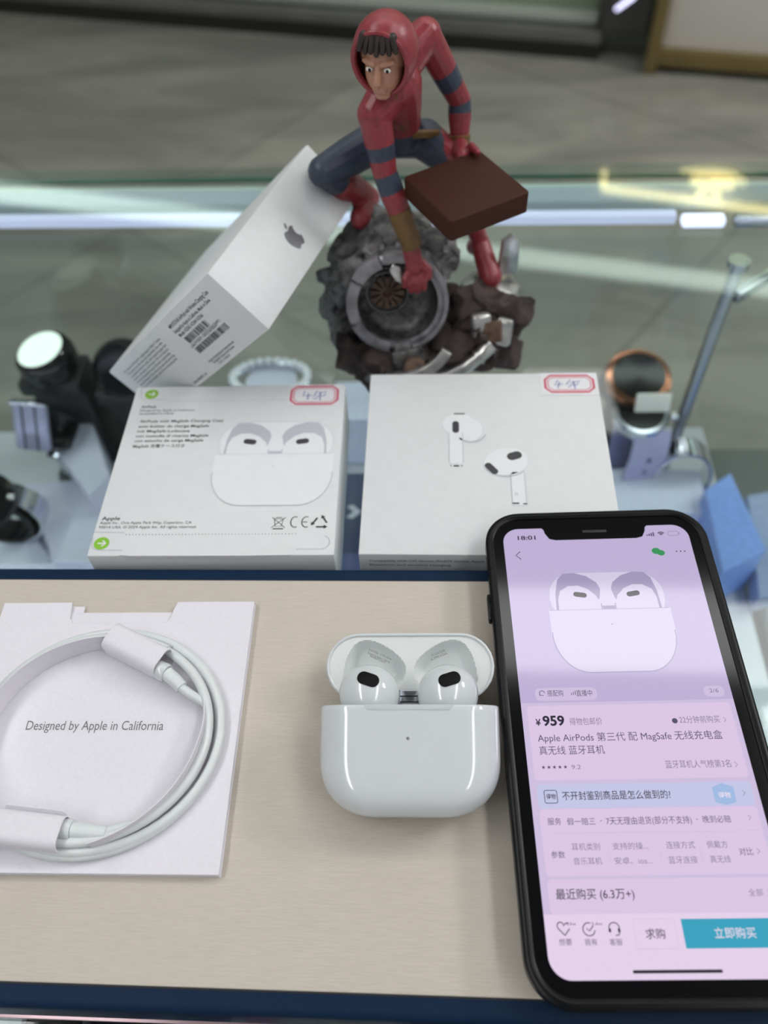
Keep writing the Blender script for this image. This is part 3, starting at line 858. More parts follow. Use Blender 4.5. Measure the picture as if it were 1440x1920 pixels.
k = MB(); text(k, 'Designed by Apple in California', -.1305 + .1065, .0930 - .0952 + .0002, .0450, .0031, .00308); k.build('printed_text', INKG, card, smooth=False)
CZ = TZ + .0030
cab_ = thing('charging_cable', 'coiled white charging cable wrapped in paper bands on the sleeve card', 'cable', (-0.1060, 0.0905, CZ))
RX, RY = 0.0388, 0.0352
path = []
NT = 3.0; N_ = 210
for i in range(N_ + 1):
    s = i / N_; th = math.radians(60) - 2 * PI * NT * s
    lay = s * NT
    rad = [0.0006, 0.0012, -0.0024, -0.0020]
    i0 = min(int(lay), 2); fr = lay - i0; fr = fr * fr * (3 - 2 * fr)
    dr = rad[i0] * (1 - fr) + rad[i0 + 1] * fr
    zz = [.0016, .0017, .0046, .0050]
    z = zz[i0] * (1 - fr) + zz[i0 + 1] * fr
    path.append(((RX + dr) * math.cos(th), (RY + dr) * math.sin(th), z))
m_ = MB(); m_.tube(path, .00155, 14); m_.build('cord', RUBBERW, cab_)
def bandpath(a0, a1, rx, ry, z, n=60): return [(rx * math.cos(math.radians(a0 + (a1 - a0) * i / n)), ry * math.sin(math.radians(a0 + (a1 - a0) * i / n)), z) for i in range(n + 1)]
m_ = MB(); m_.ribbon(bandpath(62, 262, .0352, .0316, .0046), (0, 0, 1), .0088, .00025); m_.build('paper_band', PAPER, cab_)
m_ = MB()
vs = []; fs = []
for i in range(41):
    a_ = -78 + 118 * i / 40
    hgt = .0088 if i < 24 else .0088 - .0045 * (i - 24) / 16
    rr_ = .0388 - .0036 * math.cos((i - 22) / 22 * 1.5)
    for z_ in (.0003, hgt): vs.append((rr_ * math.cos(math.radians(a_)), rr_ * .905 * math.sin(math.radians(a_)), z_))
for i in range(40): fs.append([2 * i, 2 * i + 2, 2 * i + 3, 2 * i + 1])
n_ = len(vs)
vs2 = [(x * .993, y * .993, z) for x, y, z in vs]
m_.add(vs + vs2, fs + [[q + n_ for q in f[::-1]] for f in fs] + [[2 * i + 1, 2 * i + 3, n_ + 2 * i + 3, n_ + 2 * i + 1] for i in range(40)])
m_.build('paper_flap', PAPER, cab_)
def wrap(name, c, ang, L, wd, ht):
    M = Matrix.Translation((c[0] - cab_.location.x, c[1] - cab_.location.y, 0)) @ Matrix.Rotation(math.radians(ang), 4, 'Z')
    prof = [(x, z + ht / 2 + .0001) for x, z in rrect(0, 0, wd, ht, .0028, 6)]
    q = MB(); n = len(prof)
    inn = [(x * .93, (z - ht / 2) * .93 + ht / 2 + .0) for x, z in prof]
    for sx in (0, 1):
        pass
    v = [(-L / 2, x, z) for x, z in prof] + [(L / 2, x, z) for x, z in prof] + [(L / 2, x, z) for x, z in inn] + [(-L / 2, x, z) for x, z in inn]
    fcs = []
    for i in range(n):
        j = (i + 1) % n
        fcs += [[i, j, n + j, n + i], [n + i, n + j, 2 * n + j, 2 * n + i], [2 * n + i, 2 * n + j, 3 * n + j, 3 * n + i], [3 * n + i, 3 * n + j, j, i]]
    q.add(v, fcs, 0, M)
    q.build(name, PAPER, cab_)
    return M
Mw = wrap('paper_wrap', (-0.0975, 0.1186), -26, .0215, .0098, .0094)
Mw2 = wrap('paper_wrap', (-0.1190, 0.0606), -5, .0250, .0100, .0094)
m_ = MB(); m_.prism(rrect(0, 0, .019, .0030, .0014), -.0002, .0002, M=Mw2 @ Matrix.Translation((.0025, .0052, .0072)) @ Matrix.Rotation(math.radians(62), 4, 'X')); m_.build('paper_tongue', PAPER, cab_)
for (M, yo, L1, L2, bend) in ((Mw, -.0022, .0040, .0070, -.0016), (Mw2, .0016, .0046, .0100, .0004)):
    q = MB(); q.lathe([(1e-6, 0), (.0028, 0), (.0031, .0005), (.0031, L1 - .0005), (.0028, L1), (1e-6, L1)], 24, M=M @ Matrix.Translation((.0098, yo, .0052)) @ Matrix.Rotation(PI / 2 , 4, 'Y'))
    co = q.build('connector', PLASTIC, cab_)
    q = MB(); q.tube([M @ Vector((.0098 + L1, yo, .0052)), M @ Vector((.0098 + L1 + L2 * .5, yo + bend * .4, .0050)), M @ Vector((.0098 + L1 + L2, yo + bend, .0046))], [.0024, .0023, .0021], 18)
    q.build('strain_relief', RUBBERW, co)
    q = MB(); p0 = M @ Vector((.0098 + L1 + L2 - .001, yo + bend, .0046))
    th = math.atan2(p0.y / RY, p0.x / RX); e1 = th - .30 if M is Mw else th + .30
    q.tube([p0, (p0 + Vector(((RX - .003) * math.cos(e1), (RY - .003) * math.sin(e1), .0040))) / 2 + Vector((0, 0, 0)), Vector(((RX - .0024) * math.cos(e1), (RY - .0024) * math.sin(e1), .0040))], .0015, 12)
    q.build('cord_end', RUBBERW, co)

# ================================================================== EARBUD CHARGING CASE
SCL = 0.978 * MM
TILT = math.radians(20)
lip = atz(766.5, 1321, .0567)
Rt = Matrix.Rotation(math.radians(0.8), 4, 'Z') @ Matrix.Rotation(TILT, 4, 'X')
org = lip - (Rt.to_3x3() @ Vector((0, 0, 21.4))) * SCL
ec_ = thing('charging_case', 'open glossy white earbud charging case lying on the cream tray', 'charging case', (org.x, org.y, TZ))
BM = Matrix.Translation((0, 0, org.z - TZ)) @ Rt @ Matrix.Diagonal((SCL, SCL, SCL, 1))     # local mm: x across, y toward opening, z out of the front face


def stadium(w, t, n=14):
    """half-width w, half-thickness t, rounded ends"""
    pts = []
    for i in range(n + 1):
        a = -PI / 2 + PI * i / n
        pts.append((w - t + t * math.cos(a), t * math.sin(a)))
    for i in range(n + 1):
        a = PI / 2 + PI * i / n
        pts.append((-(w - t) + t * math.cos(a), t * math.sin(a)))
    return pts


def shell(mb, W, Tk, L, Rw, Rt_, sgn, M, lipw=1.3, ex=2.25, n=30):
    """closed-end shell: opening at y = 0, extends to y = sgn*L; cross-section stadium centred at z = Tk"""
    rows = []
    # inner lip first
    for (dw, y) in ((lipw, -2.0 * -sgn * -1 if False else sgn * 2.0), (lipw, sgn * 0.25), (lipw - .3, 0.0), (0.35, 0.0), (0.0, sgn * 0.35)):
        rows.append([(x, y, z + Tk) for x, z in stadium(W - dw, Tk - dw)])
    S_ = [L * (1 - math.cos(PI / 2 * i / n)) ** 0.0 * (i / n) for i in range(1, n + 1)]
    S_ = sorted(set([0.5 + (L - .5) * math.sin(PI / 2 * i / n) for i in range(1, n + 1)]))
    for s in S_:
        def prof(full, R):
            if s <= L - R: return full
            u = min(1.0, (s - (L - R)) / R)
            return full - R * (1 - (max(0.0, 1 - u ** ex)) ** (1 / ex))
        w, t = prof(W, Rw), prof(Tk, Rt_)
        t = min(t, w - .05)
        rows.append([(x, sgn * s, z + Tk) for x, z in stadium(w, max(t, .2))])
    v = [p for r in rows for p in r]; k_ = len(rows[0]); f = []
    for i in range(len(rows) - 1):
        for j in range(k_):
            l = (j + 1) % k_
            q = [i * k_ + j, i * k_ + l, (i + 1) * k_ + l, (i + 1) * k_ + j]
            f.append(q if sgn > 0 else q[::-1])
    q = [(len(rows) - 1) * k_ + j for j in range(k_)]
    f.append(q if sgn > 0 else q[::-1])
    mb.add(v, f, 0, M)


m_ = MB(); shell(m_, 27.2, 10.7, 32.0, 17, 9.5, -1, BM); m_.build('case_body', PLASTIC, ec_, angle=50)
m_ = MB(); m_.flat(stadium(26.2, 9.7), 0, 0, BM @ Matrix.Translation((0, -1.6, 10.7)) @ Matrix.Rotation(PI / 2, 4, 'X')); m_.build('inner_deck', PLASTIC2, ec_, smooth=False)
m_ = MB(); m_.prism([(-13.2, 0)] + [(-13.0 + 1.6 - 1.6 * math.cos(math.radians(q)), -1.5 * math.sin(math.radians(q))) for q in range(10, 91, 20)] + [(13.0 - 1.6 + 1.6 * math.cos(math.radians(q)), -1.5 * math.sin(math.radians(q))) for q in range(90, 9, -20)] + [(13.2, 0)], 21.35, 21.62, .1, 2, M=BM)
m_.build('thumb_notch', PLASTIC, ec_)
m_ = MB(); m_.lathe([(1e-6, .06), (.42, .06), (.5, 0)], 16, M=BM @ Matrix.Translation((-.35, -9.6, 21.4))); m_.build('status_light', INKG, ec_)
# hinge
m_ = MB()
m_.box((0, 2.6, 2.6), (7.2, 5.4, 3.0), .4, 2, M=BM)
for s in (-1, 1): m_.prism([(s * 3.4, 0), (s * 4.6, 0), (s * 3.6, 5.2), (s * 2.9, 5.2)], 3.6, 5.2, M=BM)
hg = m_.build('hinge', STEEL, ec_, angle=30)
m_ = MB()
for y in (3.4, 1.6): m_.box((0, y, 4.15), (6.2, .35, .2), M=BM)
for s in (-1, 1): m_.prism([(s * 4.2, 0), (s * 5.0, 0), (s * 3.5, 5.2), (s * 3.2, 5.2)], 5.0, 5.5, M=BM)
m_.build('hinge_slot', SEAM, hg, smooth=False)
# lid
BETA = math.radians(24)
hingeW = Vector((0, 0, org.z - TZ)) + Rt.to_3x3() @ Vector((0, 2.2 * SCL, .6 * SCL))
LIDM = Matrix.Translation(hingeW) @ Matrix.Rotation(math.radians(0.8), 4, 'Z') @ Matrix(((1, 0, 0, 0), (0, -math.sin(BETA), math.cos(BETA), 0), (0, math.cos(BETA), math.sin(BETA), 0), (0, 0, 0, 1))) @ Matrix.Diagonal((SCL, SCL, SCL, 1))
# LIDM local: x across, y = opening normal, z = from hinge to far edge
m_ = MB(); shell(m_, 27.2, 10.7, 12.6, 11.5, 8.5, -1, LIDM, lipw=1.0)
lid = m_.build('case_lid', PLASTIC, ec_, angle=50)
well0 = [(-21.3, 6.0), (-21.0, 9.5), (-20.1, 13.2), (-18.4, 16.6), (-16.0, 18.5), (-12.9, 18.8), (-9, 17.4), (-5.2, 14.9), (-2.5, 12.1), (-1.7, 9.8), (-2.3, 7.3), (-4.6, 5.0), (-9, 3.2), (-15, 2.6), (-19.5, 3.6)]
def smooth_loop(P, n=5):
    out = []; N = len(P)
    for i in range(N):
        a, b, c, d = (Vector(P[(i + k_) % N]) for k_ in (-1, 0, 1, 2))
        for j in range(n):
            t_ = j / n
            out.append(tuple(.5 * ((2 * b) + (c - a) * t_ + (2 * a - 5 * b + 4 * c - d) * t_ * t_ + (3 * b - a - 3 * c + d) * t_ ** 3)))
    return out
well = smooth_loop(well0)
def sd(x, z, poly):
    ins = False; best = 1e9; n = len(poly)
    for i in range(n):
        x1, y1 = poly[i]; x2, y2 = poly[(i + 1) % n]
        if (y1 > z) != (y2 > z) and x < (x2 - x1) * (z - y1) / (y2 - y1) + x1: ins = not ins
        dx, dy = x2 - x1, y2 - y1
        u = max(0, min(1, ((x - x1) * dx + (z - y1) * dy) / (dx * dx + dy * dy)))
        best = min(best, math.hypot(x - x1 - u * dx, z - y1 - u * dy))
    return best if ins else -best
NX, NZ = 120, 50
v = []; f = []
Wi, Ti = 26.3, 9.8
for i in range(NX + 1):
    for j in range(NZ + 1):
        x = -Wi + 2 * Wi * i / NX
        hh = Ti if abs(x) < Wi - Ti else math.sqrt(max(0, Ti * Ti - (abs(x) - (Wi - Ti)) ** 2))
        z = 10.7 - hh + 2 * hh * j / NZ
        d = sd(-abs(x), z, well)
        u = max(0, min(1, (d + .25) / 3.6)); dep = 6.5 * (u * (2 - u)) if u > 0 else 0
        v.append((x, -.55 - dep, z))
for i in range(NX):
    for j in range(NZ):
        f.append([i * (NZ + 1) + j, i * (NZ + 1) + j + 1, (i + 1) * (NZ + 1) + j + 1, (i + 1) * (NZ + 1) + j])
m_ = MB(); m_.add(v, f, 0, LIDM); m_.build('lid_lining', PLASTIC2, lid, angle=35)
k = MB()
def lidtext(b, x, z, w_, ang, dep):
    text(k, b, 0, 0, w_, .75, 0, M=LIDM @ Matrix.Translation((x, -dep, z)) @ Matrix(((1, 0, 0, 0), (0, 0, 1, 0), (0, 1, 0, 0), (0, 0, 0, 1))) @ Matrix.Rotation(ang, 4, 'Z'))
lidtext('Model A2566  1.31Wh 345mAh', -13.6, 17.0 - .9, 8.2, -.42, 2.6)
lidtext('Designed by Apple in California', -14.0, 16.0 - .9, 8.0, -.42, 3.4)
lidtext('Assembled in China 5V', -13.3, 15.0 - .9, 5.6, -.42, 4.4)
lidtext('FCC ID BCGA2566', 7.2, 15.0 - 1.0, 4.6, .38, 3.0)
lidtext('IC 579C-A2566', 7.0, 13.7 - 1.0, 5.6, .38, 4.0)
k.build('fine_print', INKG, lid, smooth=False)
# earbuds, resting in the case: things of their own
def earbud(s, label):
    eb = thing('earbud', label, 'earbud', (ec_.location.x, ec_.location.y, TZ), group='earbuds in the charging case')
    M = BM
    cx, cy, cz = s * 12.1 - .3, 3.7, 11.0
    ra, rb_, rc = 9.3, 9.6, 8.4
    rot = -s * 0.30
    q = MB()
    def surf(th, ph):
        x = ra * math.sin(th) * math.cos(ph); y = rb_ * math.cos(th); z = rc * math.sin(th) * math.sin(ph)
        # flatten the crown on the outer side so the head narrows to the middle
        x2 = x * math.cos(rot) - y * math.sin(rot); y2 = x * math.sin(rot) + y * math.cos(rot)
        return (cx + x2, cy + y2 * (0.93 if y2 > 0 else 1.0), cz + z)
    NV, NU = 48, 72
    v = [surf(PI * i / NV, 2 * PI * j / NU) for i in range(NV + 1) for j in range(NU)]
    f = []
    for i in range(NV):
        for j in range(NU):
            l = (j + 1) % NU; f.append([i * NU + j, i * NU + l, (i + 1) * NU + l, (i + 1) * NU + j])
    q.add(v, f, 0, M)
    q.build('head', PLASTIC, eb)
    q = MB(); q.tube([(s * 13.5, 2, 10), (s * 14.2, -8, 10), (s * 14.4, -24, 10)], [3.6, 2.9, 2.8], 16, M=M); q.build('stem', PLASTIC, eb)
    q = MB()
    def top_z(x, y):
        # front surface of the head above (x, y)
        X, Y = x - cx, (y - cy) / (0.93 if y > cy else 1.0)
        a = X * math.cos(rot) + Y * math.sin(rot); b = -X * math.sin(rot) + Y * math.cos(rot)
        return cz + rc * math.sqrt(max(0.0, 1 - (a / ra) ** 2 - (b / rb_) ** 2))
    va = -s * -0.0 + (-.32 if s < 0 else .30)
    vx, vy = (-12.3 if s < 0 else 12.2), 7.6
    rr_ = rrect(0, 0, 6.9, 4.0, 1.95, 6); vout = []
    for i, a_ in enumerate(rr_):
        b_ = rr_[(i + 1) % len(rr_)]; n_ = max(1, int(math.hypot(b_[0] - a_[0], b_[1] - a_[1]) / .35))
        vout += [(a_[0] + (b_[0] - a_[0]) * j / n_, a_[1] + (b_[1] - a_[1]) * j / n_) for j in range(n_)]
    rows = []
    for kk in (1.0, .85, .7, .55, .4, .25, .1):
        rows.append([(x * kk, y * kk) for x, y in vout])
    v = []; f = []
    for r in rows:
        for (x, y) in r:
            X = vx + x * math.cos(va) - y * math.sin(va); Y = vy + x * math.sin(va) + y * math.cos(va)
            v.append((X, Y, top_z(X, Y) + .14))
    n = len(rows[0])
    for i in range(6):
        for j in range(n): f.append([i * n + j, i * n + (j + 1) % n, (i + 1) * n + (j + 1) % n, (i + 1) * n + j])
    f.append([6 * n + j for j in range(n)])
    q.add(v, f, 0, M); q.build('vent', VENTB, eb)
    return eb
earbud(-1, 'left glossy white earbud with black vent seated in the open charging case')
earbud(1, 'right glossy white earbud with black vent seated in the open charging case')

# ================================================================== PHONE
PH = thing('smartphone', 'black cased smartphone showing a lilac shopping page, propped on tray and carton', 'phone', (0.0601, 0.0971, 0.0300), (0, 0, math.radians(2.04)))
CW, CH, CR = 0.0770, 0.1532, 0.0125
m_ = MB(); m_.prism(rrect(0, 0, CW - .0012, CH - .0012, CR, 12), 0.0, .0090, .0012, 3)
m_.build('phone_case', BLACKR, PH)
# raised lip of the case
def ring(mb, w, h, r, band, z0, z1, M=None, n=12):
    o1 = rrect(0, 0, w, h, r, n); i1 = rrect(0, 0, w - 2 * band, h - 2 * band, max(r - band, .001), n); N = len(o1)
    mid = rrect(0, 0, w - .7 * band, h - .7 * band, r - .35 * band, n); mid2 = rrect(0, 0, w - 1.3 * band, h - 1.3 * band, r - .65 * band, n)
    L = [(o1, z0), (o1, z1 - .0006), (mid, z1), (mid2, z1), (i1, z1 - .0005), (i1, z0)]
    v = [(p[0], p[1], z) for ps, z in L for p in ps]; f = []
    for a in range(len(L)):
        b = (a + 1) % len(L)
        for j in range(N):
            l = (j + 1) % N; f.append([a * N + j, a * N + l, b * N + l, b * N + j])
    mb.add(v, f, 0, M)
m_ = MB(); ring(m_, CW, CH, CR, .0027, .0060, .0106); m_.build('case_lip', BLACKR, PH)
m_ = MB(); m_.prism(rrect(0, 0, CW - .0050, CH - .0050, CR - .002, 12), .0085, .0097); m_.build('front_glass', BLACKG, PH, angle=30)
for bx_, by_, bl_ in ((CW / 2 + .0002, .045, .020), (-CW / 2 - .0002, .040, .010)):
    m_ = MB(); m_.box((bx_, by_, .006), (.0016, bl_, .0035), .0006); m_.build('side_button', BLACKR, PH)
SW, SHh = .06458, .13977
E0 = .00984      # screen height above the phone's back
def smat(name, col, g=1.0):
    m = bpy.data.materials.new(name); m.use_nodes = True
    b = m.node_tree.nodes['Principled BSDF']
    nt = m.node_tree
    c = lin(col)
    nz = nt.nodes.new('ShaderNodeTexNoise'); nz.inputs['Scale'].default_value = 900
    tcx = nt.nodes.new('ShaderNodeTexCoord'); nt.links.new(tcx.outputs['Object'], nz.inputs['Vector'])
    mx = nt.nodes.new('ShaderNodeMix'); mx.data_type = 'RGBA'
    mx.inputs[6].default_value = (*[x * .98 for x in c], 1); mx.inputs[7].default_value = (*[min(1, x * 1.02) for x in c], 1)
    nt.links.new(nz.outputs['Fac'], mx.inputs[0])
    b.inputs['Base Color'].default_value = (.01, .01, .01, 1)
    nt.links.new(mx.outputs[2], b.inputs['Emission Color'])
    b.inputs['Emission Strength'].default_value = SCREEN_GAIN * g
    b.inputs['Roughness'].default_value = 0.06
    return m
S_BG = smat('screen_lilac', 'd9c8ea')
S_CARD = smat('screen_card', 'e6d0f0')
S_TOP = smat('screen_top_page', 'c8b9e0')
S_BAR = smat('screen_bottom_bar', 'f0dbf6')
S_BLUE = smat('screen_blue_row', 'cfd0f2')
S_SHIELD = smat('screen_shield', 'a9c4ee')
S_TEAL = smat('screen_teal', '3aa9c8')
S_DARK = smat('screen_dark_text', '2b2838')
S_GREY = smat('screen_grey_text', '8a80a2')
S_MID = smat('screen_mid_text', '5c5470')
S_WHITE = smat('screen_white', 'f7eafc')
S_GREEN = smat('screen_green', '3d9a5e')
S_P1 = smat('screen_picture_white', 'dcd2ee'); S_P2 = smat('screen_picture_pale', 'c6bbdf'); S_P3 = smat('screen_picture_shade', 'a79dc2'); S_P4 = smat('screen_picture_black', '25212f')
# screen outline with notch
scr = [(x, y) for x, y in rrect(0, 0, SW, SHh, .0056, 10)]
notch = [(.0185, SHh / 2), (.0178, SHh / 2 - .0007), (.0175, SHh / 2 - .0022), (.0162, SHh / 2 - .0046), (.0140, SHh / 2 - .0052), (-.0140, SHh / 2 - .0052), (-.0162, SHh / 2 - .0046), (-.0175, SHh / 2 - .0022), (-.0178, SHh / 2 - .0007), (-.0185, SHh / 2)]
outl = scr[:11] + notch + scr[11:]
m_ = MB(); m_.prism(outl, E0 - .0002, E0); SCRN = m_.build('screen', S_TOP, PH, smooth=False)
m_ = MB(); m_.box((0, SHh / 2 - .0018, E0 - .0001), (.0085, .0011, .0003), .0001); m_.build('earpiece', BLACKM, PH)
EPS = 2.5e-5
def scrp(name, m, polys, lv):
    q = MB()
    for p in polys: q.flat([(a * MM, b * MM) for a, b in p], E0 + lv * EPS)
    return q.build(name, m, SCRN, smooth=False)
def rr4(x0, y0, x1, y1, r=1.2): return rrect((x0 + x1) / 2, (y0 + y1) / 2, x1 - x0, y1 - y0, r)
HS = SW / 2 / MM
scrp('page_background', S_BG, [[(-HS, 4.6), (-HS, -55), (HS, -55), (HS, 4.6)]], 1)
for q_ in (rr4(-27.6, 5.2, -8.6, 9.4, 1.6), rr4(24.0, 5.5, 30.2, 9.0, 1.5)): scrp('tag_pill', S_BG, [q_], 2)
for q_ in (rr4(-30.6, -19.2, 30.8, 3.6), rr4(-30.4, -45.2, 30.6, -27.4), rr4(-30.4, -54.6, 30.6, -46.0)): scrp('info_card', S_CARD, [q_], 2)
scrp('blue_row', S_BLUE, [rr4(-30.4, -27.2, 30.6, -20.4)], 3)
scrp('shield_icon', S_SHIELD, [[(19.4, -22.0), (22.5, -20.8), (25.6, -22.0), (25.4, -26.2), (22.5, -27.0), (19.6, -26.2)]], 4)
bl = [(x / MM, y / MM) for x, y in scr]
bl = [(x, y) for x, y in bl if y < -60]
scrp('bottom_bar', S_BAR, [[(-HS, -54.6)] + bl + [(HS, -54.6)]], 3)
for q_ in (rr4(-28, -34.1, 30, -33.9, .05), rr4(-12.6, -42, -12.45, -38, .05), rr4(1.2, -42, 1.35, -38, .05), rr4(12.4, -42, 12.55, -38, .05), rr4(-17.2, 6.2, -17.0, 8.4, .05)): scrp('divider', S_BG, [q_], 4)
scrp('buy_button', S_TEAL, [[(3.3, -56.0), (30.2, -56.0), (30.2, -62.9), (3.3, -62.9)][::-1]], 4)
q = MB(); stroke(q, [(a * MM, b * MM) for a, b in [(-9.2, -55.9), (1.5, -55.9), (1.5, -62.9), (-9.2, -62.9)]], .00015, E0 + 4 * EPS, closed=True); q.build('ask_button', S_BG, SCRN, smooth=False)
UI = [('18:01', -27.19, 65.14, 6.26, 1.69, 0, .02), ('2/6', 25.72, 6.78, 2.72, 1.31, 2, 0), ('搭配购', -26.02 + 2.2, 6.79, 4.89, 1.57, 1, 0), ('直播中', -14.95, 6.63, 4.89, 1.57, 1, 0), ('¥', -28.45, -2.67, 1.56, 2.0, 0, .02), ('959', -26.29, -2.7, 6.54, 3.01, 0, .03), ('得物包邮价', -18.24, -2.55, 9.76, 1.75, 2, 0), ('22分钟前购买', 14.6, -2.63, 12.0, 1.75, 2, 0), ('Apple AirPods 第三代 配 MagSafe 无线充电盒', -28.38, -7.62, 54.56, 2.08, 1, 0), ('真无线 蓝牙耳机', -28.37, -11.46, 19.21, 2.04, 1, 0), ('9.2', -19.53, -16.09, 2.67, 1.29, 2, 0), ('蓝牙耳机人气榜第3名', 7.71, -16.12, 18.79, 1.76, 2, 0), ('不开封鉴别商品是怎么做到的?', -23.33, -24.75, 30.73, 1.91, 0, .004), ('服务', -28.37, -31.59, 3.79, 1.51, 1, 0), ('假一赔三', -22.93, -31.7, 7.91, 1.51, 1, 0), ('·', -13.6, -31.5, .4, 1.5, 1, 0), ('7天无理由退货(部分不支持)', -11.99, -31.72, 23.72, 1.62, 1, 0), ('·', 13.1, -31.5, .4, 1.5, 1, 0), ('晚到必赔', 14.84, -31.6, 7.75, 1.51, 1, 0), ('参数', -28.47, -40.44, 3.81, 1.44, 1, 0), ('耳机类别', -22.58, -38.44, 7.77, 1.46, 2, 0), ('支持的操...', -11.41, -38.42, 9.74, 1.46, 2, 0), ('连接方式', 3.29, -38.32, 7.84, 1.46, 2, 0), ('佩戴方', 14.4, -38.35, 5.6, 1.46, 2, 0), ('对比', 22.66, -40.31, 3.73, 1.55, 1, 0), ('音乐耳机', -22.56, -42.18, 7.74, 1.43, 2, 0), ('安卓、ios...', -11.46, -42.22, 10.19, 1.43, 2, 0), ('蓝牙连接', 3.19, -42.19, 7.81, 1.43, 2, 0), ('真无线', 14.43, -42.13, 5.49, 1.43, 2, 0), ('最近购买 (6.3万+)', -28.43, -50.8, 20.8, 2.05, 0, .004), ('全部', 22.49, -50.55, 3.77, 1.37, 2, 0), ('33w', -26.55, -57.23, 2.5, 0.75, 1, 0), ('5.6w', -20.0, -57.26, 2.81, 0.75, 1, 0), ('想要', -29.07, -61.79, 3.34, 1.19, 1, 0), ('我有', -22.4, -61.82, 3.18, 1.19, 1, 0), ('客服', -15.99, -61.89, 3.23, 1.19, 1, 0), ('求购', -6.46, -60.4, 5.02, 1.85, 0, .004), ('立即购买', 11.23, -60.43, 10.59, 1.95, 3, .004), ('得物', 20.8, -24.9, 3.4, 1.3, 3, .01), ('得物', -27.9, -24.5, 2.7, 1.2, 0, .01)]
for b, x, y, w_, h, g_, bo in UI:
    q = MB(); text(q, b, x * MM, y * MM, w_ * MM, h * MM, E0 + 6 * EPS, bold=bo)
    q.build('text_line', (S_DARK, S_MID, S_GREY, S_WHITE)[g_], SCRN, smooth=False)
def L_(mb, pts, w, **q): stroke(mb, [(a * MM, b * MM) for a, b in pts], w * MM, E0 + 6 * EPS, **q)
def icon(name, m, *fs):
    q = MB()
    for f_ in fs: f_(q)
    q.build(name, m, SCRN, smooth=False)
def fl_(pts): return lambda q: q.flat([(a * MM, b * MM) for a, b in pts], E0 + 6 * EPS)
def st_(pts, w, **k_): return lambda q: L_(q, pts, w, **k_)
icon('back_arrow', S_DARK, st_([(-26.9, 60.3), (-28.5, 58.7), (-26.9, 57.1)], .28))
for x, y in ((28.1, -1.9), (28.0, -15.5), (28.1, -23.7), (27.9, -30.5), (27.9, -39.4), (27.9, -50.0)): icon('row_arrow', S_GREY, st_([(x - .35, y + .7), (x + .35, y), (x - .35, y - .7)], .16))
icon('menu_dots', S_DARK, *[fl_(circ(26.6 + 1.4 * i, 58.6, .26, 10)) for i in range(3)])
icon('signal_bars', S_MID, *[fl_(rrect(17.9 + .75 * i, 65.4 + .25 * (i + 1) / 2 + .1, .5, .5 + .4 * i, .1, 2)) for i in range(4)])
icon('wifi_icon', S_DARK, *[st_(arc(22.8, 65.3, r_, 45, 135, 10), .32) for r_ in (.5, 1.0, 1.5)])
icon('battery_icon', S_GREY, st_(rrect(27.0, 66.1, 3.6, 1.7, .5), .15, closed=True), st_([(29.1, 66.4), (29.1, 65.8)], .25))
for i in range(5):
    cx_, cy_ = -27.7 + 1.6 * i, -15.4
    icon('rating_star', S_MID, fl_([(cx_ + (.6 if q % 2 == 0 else .27) * math.sin(q * PI / 5), cy_ + (.6 if q % 2 == 0 else .27) * math.cos(q * PI / 5)) for q in range(10)][::-1]))
icon('avatar', S_MID, fl_(circ(13.2, -2.0, .85, 16)))
icon('badge_frame', S_DARK, st_(rrect(-26.6, -23.9, 3.6, 3.6, .5), .2, closed=True))
icon('cart_icon', S_MID, st_([(-26.2, 8.0), (-26.2, 7.0), (-25.0, 7.0)], .2), st_(arc(-25.4, 7.7, .8, 0, 220, 10), .2))
icon('live_icon', S_MID, *[st_([(-17.0 + .6 * i + .6, 6.9), (-17.0 + .6 * i + .6, 7.6 + .35 * i)], .2) for i in range(3)])
icon('heart_icon', S_DARK, st_([(-27.3, -59.6), (-28.9, -57.9)] + arc(-28.2, -57.3, .85, 200, 40, 8) + [(-27.3, -57.4)] + arc(-26.5, -57.5, .8, 140, 60, 5), .25), st_([(-27.3, -59.6), (-25.9, -58.0)], .25))
icon('tick_icon', S_DARK, st_(arc(-20.9, -58.2, 1.55, 70, 350, 18), .25), st_([(-21.5, -58.0), (-20.8, -58.6), (-19.7, -57.4)], .25))
icon('headset_icon', S_DARK, st_(arc(-14.3, -58.0, 1.35, 0, 180, 14), .25), *[fl_(rrect(-14.3 + s_ * 1.2, -58.5, .6, 1.0, .25)) for s_ in (-1, 1)], st_([(-13.0, -58.9), (-13.3, -59.6), (-14.2, -59.7)], .25))
icon('home_bar', S_DARK, fl_(rrect(0, -68.05, 22.6, .75, .37)))
scrp('chat_icon', S_GREEN, [circ(19.7, 59.0, 1.5, 18, 1.3), circ(21.2, 58.2, 1.35, 18, 1.15)], 6)
case_picture(SCRN, .00005, .0368, .0199, .0227, .0518, E0 + EPS, (S_P1, S_P2, S_P3, S_P4), (.0088, .0056))
